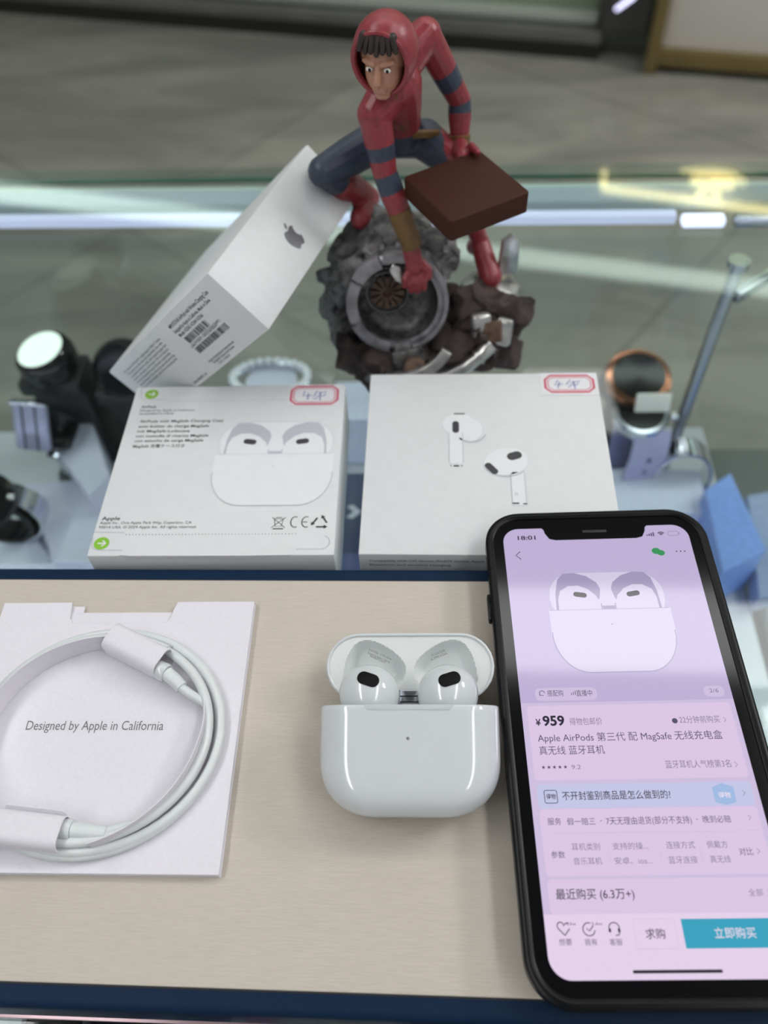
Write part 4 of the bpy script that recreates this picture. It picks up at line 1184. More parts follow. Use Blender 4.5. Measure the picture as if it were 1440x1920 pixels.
#PART2
# ================================================================== FIGURINE ON ROCK AND TURBINE BASE
fg = thing('figurine', 'painted figurine of a crouching climber in red hooded jacket on a rocky metal base', 'figurine', (0.0, 0.305, 0.0))
FO = Vector((0.0, 0.305, 0.0))
def fl(p): return Vector(p) - FO
def fp(u, v, y): return at(u, v, y) - FO
J = {k: fp(*q) for k, q in {
    'head': (722, 100, .306), 'neck': (748, 128, .318), 'chest': (742, 160, .318), 'ribs': (748, 195, .324), 'belly': (757, 228, .328), 'pelvis': (756, 252, .334),
    'shL': (702, 214, .309), 'elL': (722, 325, .304), 'wrL': (765, 440, .298), 'haL': (778, 500, .2955),
    'shR': (797, 66, .330), 'elR': (862, 188, .336), 'wrR': (862, 268, .330),
    'hipL': (712, 262, .334), 'knL': (606, 322, .3165), 'anL': (690, 372, .338), 'toL': (676, 410, .322),
    'hipR': (796, 262, .336), 'knR': (852, 304, .324), 'anR': (899, 452, .331), 'toR': (920, 520, .318)}.items()}
J['haR'] = Vector((.0128, .3160, .0935)) - FO
b = MB()
def P(k): return J[k]
def mid(a, c, t): return P(a).lerp(P(c), t)
b.limb(P('chest'), P('ribs'), .0104, .0094)
b.limb(P('ribs'), P('pelvis'), .0088, .0082)
b.limb(P('neck'), P('chest'), .0055, .0095)
b.limb(P('chest'), P('shL'), .0092, .0068)
b.limb(P('chest') + Vector((0, .004, .004)), P('shR'), .0090, .0064)
b.limb(P('hipL'), P('hipR'), .0076, .0076)
# planted arm
b.limb(P('shL'), mid('shL', 'elL', .5), .0066, .0060); b.limb(mid('shL', 'elL', .5), P('elL'), .0060, .0050)
b.limb(P('elL'), mid('elL', 'wrL', .35), .0050, .0053); b.limb(mid('elL', 'wrL', .35), P('wrL'), .0053, .0037)
b.limb(P('wrL'), P('haL'), .0037, .0040)
# arm that carries the slab
b.limb(P('shR'), mid('shR', 'elR', .5), .0062, .0056); b.limb(mid('shR', 'elR', .5), P('elR'), .0056, .0047)
b.limb(P('elR'), mid('elR', 'wrR', .35), .0047, .0050); b.limb(mid('elR', 'wrR', .35), P('wrR'), .0050, .0036)
b.limb(P('wrR'), P('haR'), .0036, .0034)
# legs
b.limb(P('hipL'), mid('hipL', 'knL', .5), .0086, .0080); b.limb(mid('hipL', 'knL', .5), P('knL'), .0080, .0066)
b.limb(P('knL'), mid('knL', 'anL', .4), .0062, .0064); b.limb(mid('knL', 'anL', .4), P('anL'), .0074, .0056)
b.limb(P('anL'), P('toL'), .0054, .0050)
b.limb(P('hipR'), mid('hipR', 'knR', .5), .0086, .0078); b.limb(mid('hipR', 'knR', .5), P('knR'), .0078, .0064)
b.limb(P('knR'), mid('knR', 'anR', .35), .0060, .0060); b.limb(mid('knR', 'anR', .35), P('anR'), .0060, .0040)
b.limb(P('anR'), P('toR'), .0046, .0054); b.limb(P('anR'), P('anR') + Vector((-.002, .004, -.006)), .0042, .0040)
# planted hand: fingers spread down over the ring, thumb off the side
for i, (du, dv, L) in enumerate(((-19, 36, 0), (-7, 45, 0), (6, 46, 0), (17, 40, 0))):
    k0 = fp(778 + du * .55, 500 + dv * .25, .2945); k1 = fp(778 + du * .95, 500 + dv * .65, .2915); k2 = fp(778 + du, 500 + dv, .2915)
    b.limb(k0, k1, .0019, .0017, seg=10); b.limb(k1, k2, .0017, .0014, seg=10)
k0 = fp(790, 492, .2955); k1 = fp(803, 505, .2935); k2 = fp(805, 520, .2925)
b.limb(k0, k1, .0020, .0017, seg=10); b.limb(k1, k2, .0017, .0014, seg=10)
# carrying hand: four fingers under the slab edge, thumb on top
hr = P('haR'); ex_ = Vector((math.cos(math.radians(31)), math.sin(math.radians(31)), 0)); ey_ = Vector((ex_.y, -ex_.x, 0))
for i in range(4):
    o_ = hr + ex_ * (-.0042 + .0028 * i) + Vector((0, 0, -.0085))
    b.limb(hr + ex_ * (-.003 + .002 * i) + Vector((0, 0, -.002)), o_, .0019, .0017, seg=10); b.limb(o_, o_ + ey_ * (.007 - .0006 * abs(i - 1.5)) + Vector((0, 0, -.0012)), .0017, .0014, seg=10)
b.limb(hr + ex_ * .003, hr + ex_ * .004 + Vector((0, 0, .0035)) + ey_ * .001, .0020, .0017, seg=10); b.limb(hr + ex_ * .004 + Vector((0, 0, .0035)) + ey_ * .001, hr + ex_ * .0035 + Vector((0, 0, .0037)) + ey_ * .0065, .0017, .0014, seg=10)
# head with face: skull, jaw, nose, brow, lips, ears
hc = P('head')
fdir = Vector((-.24, -.95, -.14)).normalized()
fright = fdir.cross(Vector((0, 0, 1))).normalized(); fup = fright.cross(fdir).normalized()
HM = Matrix((fright, -fdir, fup)).transposed().to_4x4(); HM.translation = hc
b.ell((0, .0012, .0018), (.0088, .0104, .0098), M=HM)
b.ell((0, -.0022, -.0048), (.0071, .0078, .0084), M=HM)
b.ell((0, -.0065, -.0105), (.0032, .0034, .0030), M=HM)
b.limb(HM @ Vector((0, -.0093, .0005)), HM @ Vector((0, -.0116, -.0038)), .0011, .0018, seg=10)
for s in (-1, 1):
    b.limb(HM @ Vector((s * .0016, -.0096, .0018)), HM @ Vector((s * .0052, -.0080, .0020)), .0011, .0010, seg=10)
    b.ell((s * .0085, .0012, -.0016), (.0014, .0024, .0034), M=HM)
b.limb(HM @ Vector((-.0022, -.0098, -.0071)), HM @ Vector((.0022, -.0098, -.0071)), .0008, .0008, seg=8)
b.limb(HM @ Vector((-.0018, -.0096, -.0084)), HM @ Vector((.0018, -.0096, -.0084)), .0009, .0009, seg=8)
HI = HM.inverted()
SEG = [('chest', 'ribs', 'r'), ('ribs', 'belly', 'r'), ('neck', 'chest', 'r'), ('chest', 'shL', 'r'), ('chest', 'shR', 'r'), ('shL', 'elL', 'aL'), ('elL', 'wrL', 'fL'), ('wrL', 'haL', 'g'), ('shR', 'elR', 'aR'), ('elR', 'wrR', 'fR'), ('wrR', 'haR', 'g'),
       ('belly', 'pelvis', 's'), ('hipL', 'hipR', 's'), ('hipL', 'knL', 's'), ('knL', 'anL', 'bL'), ('anL', 'toL', 'b'), ('hipR', 'knR', 's'), ('knR', 'anR', 'bR'), ('anR', 'toR', 'b')]
def zone(c):
    h = HI @ c
    if h.length < .0150 and h.z > -.0140 and h.y < .011 and (h.z > -.009 or h.y < .002): return 2
    best = (1e9, None, 0)
    for a, d_, z in SEG:
        A, Bv = P(a), P(d_); ab = Bv - A; t_ = max(0, min(1, (c - A).dot(ab) / ab.length_squared)); q = (c - A - ab * t_).length
        if q < best[0]: best = (q, z, t_)
    z, t_ = best[1], best[2]
    if z == 's': return 1
    if z in ('aL', 'aR'): return 1 if .50 < t_ < .74 else 0
    if z in ('fL', 'fR'): return 1 if t_ < .28 else 0
    if z in ('bL', 'bR'): return 1 if t_ < .30 else 0
    return 0
body = remesh('body', b, .00042, [RED, SLATE, SKIN], fg, 5, zone)
# clothing and hair
h_ = MB()
HR = []
def hoodpt(th, ph):
    # th from crown to rim (around the face), ph around the face axis
    r = (.0119, .0132, .0128)
    d = Vector((math.sin(th) * math.cos(ph), math.cos(th), math.sin(th) * math.sin(ph)))
    p = Vector((d.x * r[0], d.y * r[1] + .0010, d.z * r[2] + .0006))
    if d.z < -.1: p.z -= .0016 * (-d.z)
    return p
nth, nph = 18, 36
TH = math.radians(124)
v = []; f = []
for i in range(nth + 1):
    for j in range(nph):
        v.append(HM @ hoodpt(TH * i / nth, 2 * PI * j / nph))
for i in range(nth):
    for j in range(nph):
        l = (j + 1) % nph; f.append([i * nph + j, i * nph + l, (i + 1) * nph + l, (i + 1) * nph + j])
h_.add(v, f)
hood = h_.build('hood', RED, fg)
sm = hood.modifiers.new('t', 'SOLIDIFY'); sm.thickness = .0010; sm.offset = 1
h_ = MB(); h_.tube([HM @ (hoodpt(TH, 2 * PI * j / 36) * 1.02) for j in range(36)], .0010, 8, closed=True); h_.build('hood_hem', RED, fg)
h_ = MB()
for i in range(7):
    x = -.0066 + .0022 * i
    h_.limb(HM @ Vector((x * .8, -.0062, .0098)), HM @ Vector((x, -.0097 + abs(x) * .25, .0062 - .0006 * (i % 2))), .0017, .0010, seg=8)
h_.build('hair', HAIR, fg)
h_ = MB()
for s in (-1, 1): h_.ell((s * .0033, -.0091, -.0003), (.0014, .0009, .0009), M=HM, seg=12, rings=8)
h_.build('eyes', mat('painted_eye', 'e8e4dc', 0.3), fg)
h_ = MB()
for s in (-1, 1): h_.ell((s * .0033 - .0002, -.0098, -.0003), (.0006, .0004, .0007), M=HM, seg=10, rings=6)
h_.build('pupils', BLACKG, fg)
def cuff(a, c, t0, t1, r0, r1, name='wrist_cuff', m=TAN):
    q = MB(); A, Bv = mid(a, c, t0), mid(a, c, t1); d_ = (Bv - A)
    q.lathe([(r0 - .0006, 0), (r0, .0003), (r1, d_.length - .0003), (r1 - .0006, d_.length)], 20, M=Matrix.Translation(A) @ Vector((0, 0, 1)).rotation_difference(d_).to_matrix().to_4x4())
    q.build(name, m, fg)
cuff('elL', 'wrL', .58, 1.22, .0050, .0043); cuff('elR', 'wrR', .80, 1.05, .0046, .0042)
q = MB(); q.tube([P('hipL') + Vector((-.0055, -.006, .0062)), P('pelvis') + Vector((-.002, -.0094, .005)), P('pelvis') + Vector((.004, -.0092, .005)), P('hipR') + Vector((.0055, -.006, .0058))], .0013, 8, flatten=1.6)
q.build('belt', TAN, fg)
# seams of the trousers and jacket panels
q = MB(); q.tube([P('chest') + Vector((.0005, -.0108, .002)), P('ribs') + Vector((0, -.0098, 0)), P('belly') + Vector((0, -.0094, .001))], .0005, 6)
q.build('jacket_zip', TAN, fg)

# base: turbine
rc_ = fl((-.0150, .2920, .0375))
axis = Vector((0.06, -.95, .30)).normalized()
TM = Matrix.Translation(rc_) @ Vector((0, 0, 1)).rotation_difference(axis).to_matrix().to_4x4()
q = MB()
q.lathe([(.0178, -.010), (.0180, -.001), (.0190, .0004), (.0212, .0006), (.0228, -.001), (.0232, -.006), (.0226, -.012), (.0230, -.013), (.0230, -.022), (.0205, -.026), (.006, -.027)], 56, M=TM, cap=False)
tb = q.build('turbine_housing', PEWTER, fg)
q = MB()
for a0, a1, r0, r1, h0 in ((112, 150, .0178, .0238, .0022), (153, 205, .0180, .0232, .0016), (208, 262, .0186, .0236, .0014), (-70, 60, .0212, .0232, .0016), (-60, 70, .0184, .0202, .0012), (66, 108, .0186, .0230, .0010), (268, 288, .0190, .0232, .0016)):
    n_ = 16; o_ = arc(0, 0, r1, a0, a1, n_) + arc(0, 0, r0, a1, a0, n_)
    q.prism(o_, -.004, h0, .0005, M=TM)
for a0 in range(0, 360, 18):
    a = math.radians(a0); q.box((.0226 * math.cos(a), .0226 * math.sin(a), -.010), (.0022, .0030, .006), .0004, M=TM)
q.build('rim_ring', RIMM, tb, angle=30)
q = MB(); q.lathe([(.0178, -.001), (.0172, -.006), (.0150, -.0088), (.0110, -.0098), (.0055, -.0096), (.0050, -.0100), (1e-6, -.0112)], 48, M=TM, cap=False); 
q.build('inner_bowl', DARKPEW, tb)
q = MB()
oc = Vector((-.0045, .0020))
for k_ in range(12):
    a = 2 * PI * k_ / 12; a2 = a + .10; r0, r1 = .0030, .0078
    q.prism([(oc.x + r0 * math.cos(a - .16), oc.y + r0 * math.sin(a - .16)), (oc.x + r1 * math.cos(a - .17), oc.y + r1 * math.sin(a - .17)), (oc.x + r1 * math.cos(a + .17), oc.y + r1 * math.sin(a + .17)), (oc.x + r0 * math.cos(a + .16), oc.y + r0 * math.sin(a + .16))], -.0094, -.0074, M=TM)
q.lathe([(.0028, -.0092), (.0030, -.0074), (.0020, -.0070), (.0016, -.0088)], 20, M=TM @ Matrix.Translation((oc.x, oc.y, 0)))
q.build('fan_blades', RUST, tb)
q = MB(); q.lathe([(.0088, -.0095), (.0090, -.0080), (.0100, -.0078), (.0102, -.0095)], 40, M=TM @ Matrix.Translation((oc.x, oc.y, 0)), cap=False)
for k_ in range(10):
    a = math.radians(20 + k_ * 36); q.box((oc.x + .0112 * math.cos(a), oc.y + .0112 * math.sin(a), -.0088), (.0018, .0012, .0012), .0003, M=TM)
q.build('bowl_grating', DARKPEW, tb)
q = MB(); q.prism([(-.0045 + .006, .0165), (.0000, .0135), (.0030, .0085), (.0062, .0070), (.0070, .0100), (.0050, .0150)], -.002, .0012, .0008, M=TM @ Matrix.Translation((-.004, .002, 0)))
q.build('torn_plate', SILVER, tb)
def rocky(amp, sc, seed):
    def f_(co):
        p = co * sc + Vector((seed, seed * 2, 0))
        n = noise.noise(p) + .5 * noise.noise(p * 2.3) + .25 * noise.noise(p * 5)
        c = noise.cell_vector(p * .7)
        d = Vector((noise.noise(p + Vector((9, 0, 0))), noise.noise(p + Vector((0, 9, 0))), noise.noise(p + Vector((0, 0, 9)))))
        o_ = co + d * amp + co.normalized() * 0 + Vector((n, n * .3, n * .6)) * amp * .6
        o_.z = max(o_.z, 0.0003)
        return o_
    return f_
q = MB()
for (c, r) in (((-.035, .314, .040), (.014, .016, .016)), ((-.041, .314, .028), (.011, .015, .018)), ((-.024, .318, .050), (.013, .013, .011)), ((-.010, .326, .049), (.012, .012, .010)), ((-.012, .329, .030), (.020, .016, .022)), ((-.038, .306, .012), (.011, .014, .012)), ((.004, .324, .040), (.009, .010, .013)), ((-.030, .322, .0485), (.010, .010, .0095))):
    q.ell(fl(c), r, seg=16, rings=10)
remesh('grey_debris', q, .0012, GREYROCK, fg, 0, None, rocky(.0058, 120, 3))
q = MB()
for (c, r) in (((-.032, .287, .008), (.012, .009, .010)), ((-.022, .281, .007), (.010, .008, .008)), ((-.037, .292, .013), (.006, .006, .008)), ((-.026, .275, .005), (.007, .006, .006)), ((-.010, .293, .006), (.018, .011, .009)), ((.010, .295, .007), (.016, .012, .010)), ((.024, .296, .010), (.015, .013, .011)), ((.032, .306, .014), (.013, .014, .014)), ((.020, .306, .020), (.013, .011, .013)), ((.039, .302, .021), (.006, .007, .009)), ((.034, .294, .008), (.009, .008, .009)), ((.0, .315, .012), (.036, .018, .013))):
    q.ell(fl(c), r, seg=16, rings=10)
remesh('brown_rock', q, .0012, ROCK, fg, 0, None, rocky(.0062, 105, 8))
q = MB(); pd = fl((.0285, .318, .0))
q.lathe([(.0140, .004), (.0160, .012), (.0158, .020), (.0140, .0256), (.0100, .0274), (1e-6, .0278)], 9, M=Matrix.Translation(pd))
q.build('silver_pedestal', SILVER, fg, angle=25)
q = MB(); q.prism([(-.005, 0), (.005, -.001), (.0048, .015), (.001, .020), (-.0035, .017)], -.0016, .0016, .0006, M=Matrix.Translation(fl((.0365, .323, .030))) @ Matrix.Rotation(math.radians(85), 4, 'X') @ Matrix.Rotation(math.radians(15), 4, 'Y'))
q.build('broken_panel', SILVER, fg, angle=30)
for (c, s_, rz, rx) in (((.0235, .293, .0235), (.009, .006, .011), 12, -20), ((.034, .292, .0200), (.008, .006, .013), -20, -28)):
    q = MB(); q.box((0, 0, 0), s_, .0016, 3, M=Matrix.Translation(fl(c)) @ Matrix.Rotation(math.radians(rz), 4, 'Z') @ Matrix.Rotation(math.radians(rx), 4, 'X')); q.build('metal_block', SILVER, fg)
q = MB(); q.prism([(-.0045, -.005), (.0045, -.004), (.004, .006), (-.004, .005)], -.0004, .001, .0005, M=Matrix.Translation(fl((.0285, .2895, .0215))) @ Matrix.Rotation(math.radians(60), 4, 'X')); q.build('rusty_plate', RUST, fg)
pts = [fl((.0285, .287, .0165)), fl((.0225, .283, .0125)), fl((.0160, .2795, .0090)), fl((.0080, .277, .0060)), fl((-.001, .2765, .0045))]
q = MB(); q.tube([pts[0].lerp(pts[1], i / 6) for i in range(7)], [.0034, .0034, .0036, .0036, .0036, .0034, .0034], 18)
pp = q.build('metal_pipe', SILVER, fg)
q = MB(); q.tube(pts[1:], [.0030, .0030, .0028, .0026], 16); q.tube([pts[1].lerp(pts[0], -.08), pts[1].lerp(pts[0], .08)], .0040, 18); q.build('pipe_elbow', SILVER, pp)
def cplate(c, r0, r1, a0, a1, tilt, m, h=.004):
    n = 14; o_ = arc(0, 0, r1, a0, a1, n) + arc(0, 0, r0, a1, a0, n)
    q = MB(); q.prism(o_, 0, h, .0006, M=Matrix.Translation(fl(c)) @ Matrix.Rotation(math.radians(tilt), 4, 'X')); q.build('curved_plate', m, fg, angle=30)
cplate((-.0150, .2850, .0330), .0235, .0285, 272, 330, 62, SILVER)
cplate((-.0150, .2835, .0300), .0240, .0270, 235, 268, 58, PEWTER, .005)
cplate((-.0170, .2870, .0350), .0262, .0292, 262, 300, 66, PEWTER, .004)
q = MB(); q.box((0, 0, 0), (.016, .008, .010), .002, 3, M=Matrix.Translation(fl((-.011, .284, .0120))) @ Matrix.Rotation(.3, 4, 'Z') @ Matrix.Rotation(-.5, 4, 'X')); q.build('engine_block', DARKPEW, fg)
q = MB(); q.lathe([(.0045, 0), (.0055, .002), (.0048, .005), (.002, .006)], 12, M=Matrix.Translation(fl((-.0075, .2790, .0105))) @ Matrix.Rotation(.9, 4, 'X')); q.build('rusty_nozzle', RUST, fg)
# slab carried by the figurine
sl = thing('slab', 'plain dark brown square slab held out by the figurine', 'slab', (.0138, .2934, .0905), (0, 0, math.radians(31)))
q = MB(); q.prism(rrect(0, 0, .0362, .0364, .0016, 4), -.0045, .0045, .0007, 3); q.build('board', BROWN, sl)

# ================================================================== WATCHES AND STANDS INSIDE THE COUNTER
def cyl_to(mb, c, axis_, prof, seg=36, mi=0):
    mb.lathe(prof, seg, mi, Matrix.Translation(Vector(c)) @ Vector((0, 0, 1)).rotation_difference(Vector(axis_)).to_matrix().to_4x4())
def ground(o, p): return Vector((p.x, p.y, SH))

def round_stand_watch(u, v, y, face_axis, label, lit, grp):
    c = at(u, v, y)
    st = thing('watch_stand', label[0], 'stand', (c.x, c.y, SH))
    hz = c.z - SH
    m1 = MB(); m1.prism(rrect(0, 0.006, .040, .030, .004), 0, hz - .020, .002); m1.box((0, .0, hz - .016), (.044, .032, .012), .003); m1.build('stand_block', BLACKM, st)
    wt = thing('watch', label[1], 'watch', c, group=None)
    a = Vector(face_axis).normalized()
    m1 = MB(); cyl_to(m1, (0, 0, 0), a, [(1e-6, -.012), (.014, -.012), (.0195, -.008), (.0205, 0), (.0195, .006), (.017, .009), (1e-6, .0092)]); m1.build('watch_case', BLACKG, wt)
    m1 = MB(); cyl_to(m1, a * .0093, a, [(1e-6, .0006), (.0155, .0006), (.0160, 0)]); m1.build('dial', DIALREFL if lit else BLACKG, wt)
    rdir = a.cross(Vector((1, 0, 0))).normalized()
    m1 = MB(); m1.ribbon([Vector((0, 0.004, -.012)) + Vector((0, .020 * math.sin(math.radians(q)), -.004 - .010 + .016 * math.cos(math.radians(q)))) for q in range(-60, 181, 20)], (1, 0, 0), .020, .003); m1.build('strap', BLACKR, wt)
round_stand_watch(88, 672, .405, (-.14, -.08, 1.0), ('black block stand under the black watch with white reflection, left', 'black watch with glowing white reflection on its face, black stand, left'), True, None)
round_stand_watch(232, 690, .405, (.3, -.75, .45), ('black block stand half hidden behind the left carton', 'black watch half hidden behind the tilted carton'), False, None)

def arch_stand(c, w_, h, label, m):
    st = thing('watch_cuff', label, 'stand', (c.x, c.y, SH))
    q = MB(); hz = c.z - SH
    q.ribbon([(0.5 * w_ * math.cos(math.radians(a)), 0, hz + h * .5 * math.sin(math.radians(a))) for a in range(-120, 200, 16)], (0, 1, 0), .016, .0018); q.build('cuff_band', m, st)
    q = MB(); q.prism(rrect(0, 0, .010, .012, .002), 0, hz - h * .5 + .003); q.lathe([(.013, 0), (.013, .002), (.012, .003)], 24); q.build('foot', m, st)
    return st
# silver square watch seen edge-on, left
c = at(100, 815, .385)
arch_stand(c, .034, .034, 'polished chrome cuff stand holding the grey square watch, left', CHROME)
wt = thing('watch', 'grey square watch with broad metal band on a chrome cuff, left', 'watch', at(60, 800, .366))
q = MB(); q.box((0, 0, 0), (.0235, .006, .034), .002, 3, M=Matrix.Rotation(math.radians(-28), 4, 'X') @ Matrix.Rotation(math.radians(6), 4, 'Y')); q.build('band', mat('grey_lilac_metal', '9a9ab2', 0.35, metal=0.3), wt)
q = MB()
for s in (-1, 1): q.box((s * .0045, -.0035, 0), (.0006, .001, .033), M=Matrix.Rotation(math.radians(-28), 4, 'X') @ Matrix.Rotation(math.radians(6), 4, 'Y'))
q.build('band_groove', SEAM, wt, smooth=False)
q = MB(); q.box((0, -.001, .0175), (.0245, .007, .003), .001, 2, M=Matrix.Rotation(math.radians(-28), 4, 'X') @ Matrix.Rotation(math.radians(6), 4, 'Y')); q.build('clasp', CHROME, wt)
q = MB(); q.box((0.004, .012, -.022), (.030, .024, .008), .003, 3); q.build('watch_case', BLACKG, wt)
# black watch at the left edge
c = at(20, 960, .318)
arch_stand(c, .046, .046, 'chrome cuff stand at the left edge, in front of the others', CHROME)
wt = thing('watch', 'black watch lying on the front chrome cuff at the left edge', 'watch', c + Vector((-.004, 0, 0)))
q = MB(); q.ribbon([(.0205 * math.cos(math.radians(a)), -.002, .0205 * math.sin(math.radians(a))) for a in range(-150, 60, 14)], (0, 1, 0), .018, .004); q.build('strap', BLACKR, wt)
q = MB(); q.lathe([(1e-6, .030), (.017, .030), (.020, .027), (.020, .022), (1e-6, .021)], 32, M=Matrix.Rotation(.35, 4, 'X')); q.build('watch_case', BLACKG, wt)
# frosted acrylic ramps
def ramp(us, y0, y1, label, m, h=.05):
    ps = [atz(u, v, SH) for u, v in us]
    c = sum(ps, Vector()) / len(ps)
    st = thing('acrylic_riser', label, 'riser', (c.x, c.y, SH))
    q = MB(); pts = [(p.x - c.x, p.y - c.y) for p in ps]
    q.prism(pts, 0, h, .001); q.build('riser_block', m, st, angle=20)
    return st
ramp([(120, 1085), (265, 1085), (215, 930), (70, 940)], 0, 0, 'grey-white acrylic riser beside the left carton', FROST, .022)
ramp([(135, 900), (205, 1000), (240, 960), (190, 800)], 0, 0, 'tall pale acrylic riser behind the left carton', FROST, .045)
ramp([(-40, 1075), (120, 1075), (60, 1000), (-60, 1000)], 0, 0, 'low white acrylic riser at the left edge', mat('near_white_acrylic', 'e2e6f4', 0.2, vary=0.02), .010)  # paler colour than the other risers
# between the cartons
ramp([(630, 870), (730, 870), (720, 800), (640, 800)], 0, 0, 'white acrylic riser seen in the gap between the cartons', mat('white_acrylic', 'd5daf0', 0.25, vary=0.02), .05)
bxp = atz(668, 960, -.11)
pk = thing('boxed_item', 'slate blue box with white chevron mark seen between the cartons', 'box', (bxp.x, bxp.y, SH))
q = MB(); q.box((0, 0, .045), (.07, .060, .09), .001); q.build('box_body', mat('slate_blue_box', '4a5478', 0.4, vary=0.03), pk)
q = MB(); q.add([(x, y, .0902) for x, y in [(-.002, .005), (.003, .0), (-.002, -.005), (-.006, -.004), (-.0015, 0), (-.006, .004)]], [[3, 2, 1, 4], [4, 1, 0, 5]]); q.build('chevron_mark', mat('white_mark', 'e6e8f6', 0.4), pk, smooth=False)
# crystal bracelet watch behind the left carton
c = at(508, 712, .40)
cs = thing('bracelet_stand', 'clear-white cylinder stand under the crystal bracelet', 'stand', (c.x, c.y, SH))
q = MB(); q.lathe([(.022, 0), (.022, .004), (.010, .006), (.010, c.z - SH - .006), (.018, c.z - SH - .004), (.018, c.z - SH - .002)], 24); q.build('stand_column', FROST, cs)
cw = thing('bracelet', 'sparkling crystal bracelet lying on a stand behind the left carton', 'bracelet', c)
q = MB(); q.tube([(.026 * math.cos(2 * PI * i / 40), .016 * math.sin(2 * PI * i / 40), 0) for i in range(40)], .0032, 10, closed=True); q.build('band', CHROME, cw)
q = MB()
for i in range(26):
    a = 2 * PI * i / 26; q.bm((lambda bb: (bmesh.ops.create_icosphere(bb, subdivisions=1, radius=.0034), bb)[1])(bmesh.new()), 0, Matrix.Translation((.026 * math.cos(a), .016 * math.sin(a), .0028)))
q.build('crystals', CRYSTAL, cw, smooth=False)
# right: rose gold watch
c = at(1195, 712, .40)
st = thing('watch_stand', 'dark round stand under the rose gold watch, right', 'stand', (c.x - .004, c.y, SH))
q = MB(); q.lathe([(.020, 0), (.020, .004), (.013, .008), (.013, c.z - SH - .014), (.021, c.z - SH - .008), (.021, c.z - SH - .004)], 28); q.build('stand_column', BLACKM, st)
wt = thing('watch', 'rose gold watch with white tag on a dark stand, right', 'watch', c)
q = MB(); cyl_to(q, (0, 0, 0), (0, -.25, 1), [(1e-6, -.003), (.020, -.003), (.0225, 0), (.0215, .004), (.018, .005)]); q.build('watch_case', ROSE, wt)
q = MB(); cyl_to(q, (0, -.001, .0047), (0, -.25, 1), [(1e-6, .001), (.0178, .0006)]); q.build('dial', BLACKG, wt)
q = MB(); q.box((.007, -.021, -.006), (.023, .002, .014), .001, M=Matrix.Rotation(-.3, 4, 'X')); q.build('hang_tag', mat('ivory_tag', 'e9e6da', 0.5), wt)
# right: silver watch with lavender strap
c = at(1212, 800, .372)
wt = thing('watch', 'silver watch with hanging lavender strap, right of the cartons', 'watch', c)
q = MB(); cyl_to(q, (-.004, .006, .004), (0, -.15, 1), [(1e-6, -.005), (.017, -.005), (.0185, -.002), (.0185, .002), (.017, .005), (1e-6, .0052)]); q.build('watch_case', CHROME, wt)
q = MB(); cyl_to(q, (-.004, .006, .0092), (0, -.15, 1), [(1e-6, .0006), (.015, .0004)]); q.build('dial', BLACKG, wt)
q = MB(); q.lathe([(1e-6, 0), (.003, 0), (.003, .004), (1e-6, .004)], 14, M=Matrix.Translation((.016, .006, .004)) @ Matrix.Rotation(PI / 2, 4, 'Y')); q.build('crown', CHROME, wt)
sp = [Vector((.002, -.008, .004)), Vector((.002, -.013, -.004)), Vector((.0015, -.015, -.016)), Vector((0, -.016, -.032)), Vector((-.002, -.0165, -.048)), Vector((-.004, -.016, -.060))]
q = MB(); q.ribbon(sp, (1, 0.1, 0), .0245, .0028); q.build('strap', LAV, wt)
q = MB()
for i in range(3): q.lathe([(1e-6, 0), (.0017, 0), (.0017, .0006)], 12, M=Matrix.Translation(sp[2].lerp(sp[4], i / 3) + Vector((.001, -.002, 0))) @ Matrix.Rotation(PI / 2, 4, 'X'))
q.build('strap_hole', mat('strap_hole_grey', '6a6a86', 0.6), wt)
q = MB(); q.tube([sp[5] + Vector(p) for p in ((-.013, -.002, 0), (.013, -.002, -.001), (.013, -.002, -.006), (-.013, -.002, -.005))], .0011, 8, closed=True); q.build('buckle', CHROME, wt)
q = MB(); q.ribbon([Vector((-.013, .004, .0)), Vector((-.014, .0, -.018)), Vector((-.015, -.004, -.038)), Vector((-.017, -.006, -.055))], (1, .3, 0), .016, .0028); q.build('strap_tail', mat('lavender_silicone_back', '77779a', 0.5), wt)
c2 = at(1270, 890, .362)
arch_stand(c2, .040, .060, 'tall chrome cuff stand beside the lavender strap', CHROME)
ramp([(1120, 1010), (1310, 1010), (1290, 930), (1130, 925)], 0, 0, 'white acrylic riser under the lavender strap', mat('bright_white_acrylic', 'dde0f4', 0.25, vary=0.02), .03)
def prism_riser(us, h, label, m):
    return ramp(us, 0, 0, label, m, h)
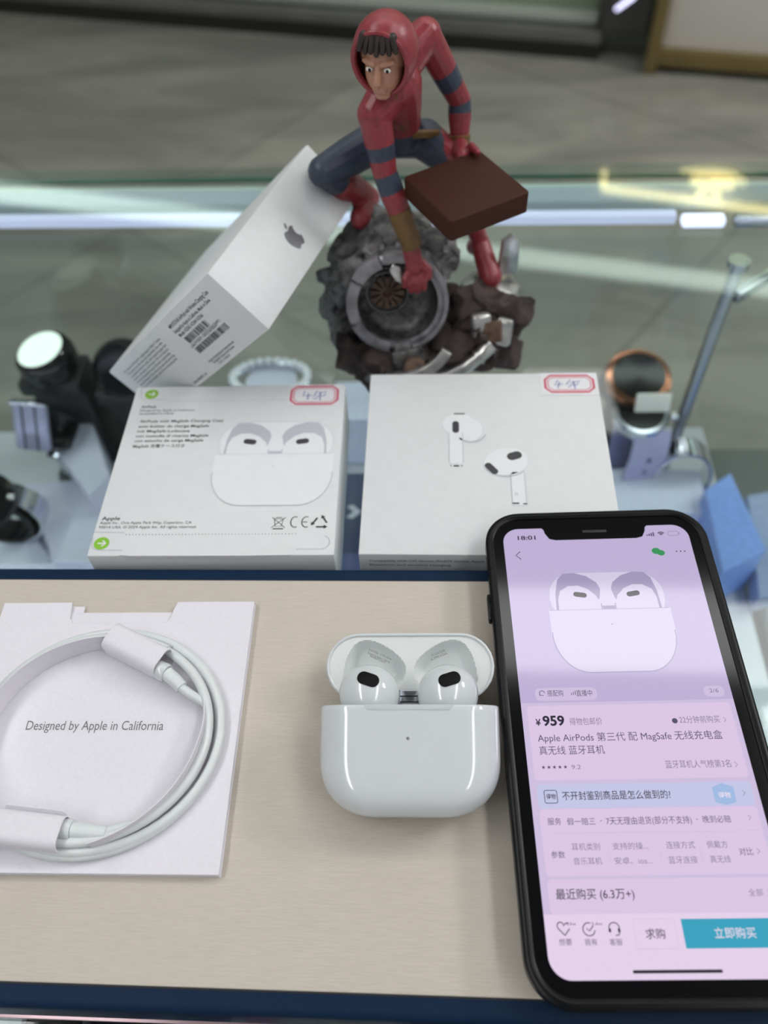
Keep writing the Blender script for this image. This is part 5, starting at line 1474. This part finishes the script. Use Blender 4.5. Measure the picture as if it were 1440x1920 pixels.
prism_riser([(1318, 1140), (1395, 1100), (1335, 960), (1290, 990)], .045, 'blue acrylic riser behind the phone', BLUEP)
prism_riser([(1405, 1150), (1470, 1130), (1440, 950), (1385, 960)], .02, 'pale blue-grey block standing for a reflection at the right edge', mat('pale_blue_reflection', '9aa6c4', 0.2, vary=0.03))  # faint blue reflection given shape as a block
# small goods lying under the glass at the very front
for (u0, u1, nm, lab, m, edge_) in ((-40, 36, 'goods_card', 'white card under the glass at the lower left corner', mat('white_goods_card', 'd9dce6', 0.4, vary=0.04, scale=300), None), (42, 150, 'goods_box', 'leftmost black glossy box under the glass along the bottom edge', BLACKG, CHROME), (190, 300, 'goods_box', 'middle black glossy box under the glass along the bottom edge', BLACKG, CHROME), (322, 436, 'goods_box', 'rightmost black glossy box under the glass along the bottom edge', BLACKG, CHROME), (441, 508, 'goods_card', 'pink card under the glass along the bottom edge', mat('pink_goods_card', 'd889ac', 0.4, vary=0.1, scale=500), None), (522, 760, 'goods_card', 'cream card under the glass along the bottom edge', mat('cream_goods_card', 'd8d0bf', 0.4, vary=0.03), None)):
    zz = -.024
    a, b2 = atz(u0, 1925, zz), atz(u1, 1925, zz)
    cxx = (a.x + b2.x) / 2; yy = max(a.y, b2.y)
    th_ = thing(nm, lab, 'card' if 'card' in nm else 'box', (cxx, yy - .020, zz - .004))
    q = MB(); q.box((0, 0, 0), (b2.x - a.x, .085, .006), .0012, 2); q.build('front_face', m, th_)
    if edge_:
        q = MB(); q.box((b2.x / 2 - a.x / 2 + .0022, 0, .0012), (.0030, .083, .0085), .0012, 2); q.build('chrome_edge', edge_, th_)
tr = thing('goods_tray', 'dark tray under the glass holding the front row of small goods', 'tray', (-.02, -.01, -.0345))
q = MB(); q.box((0, 0, 0), (.40, .12, .005), .001); q.build('tray_board', BLACKM, tr)
q = MB()
for sx in (-1, 1):
    for sy in (-1, 1): q.box((sx * .19, sy * .05, -.084), (.008, .008, .163), .001)
q.build('tray_leg', STEEL, tr)
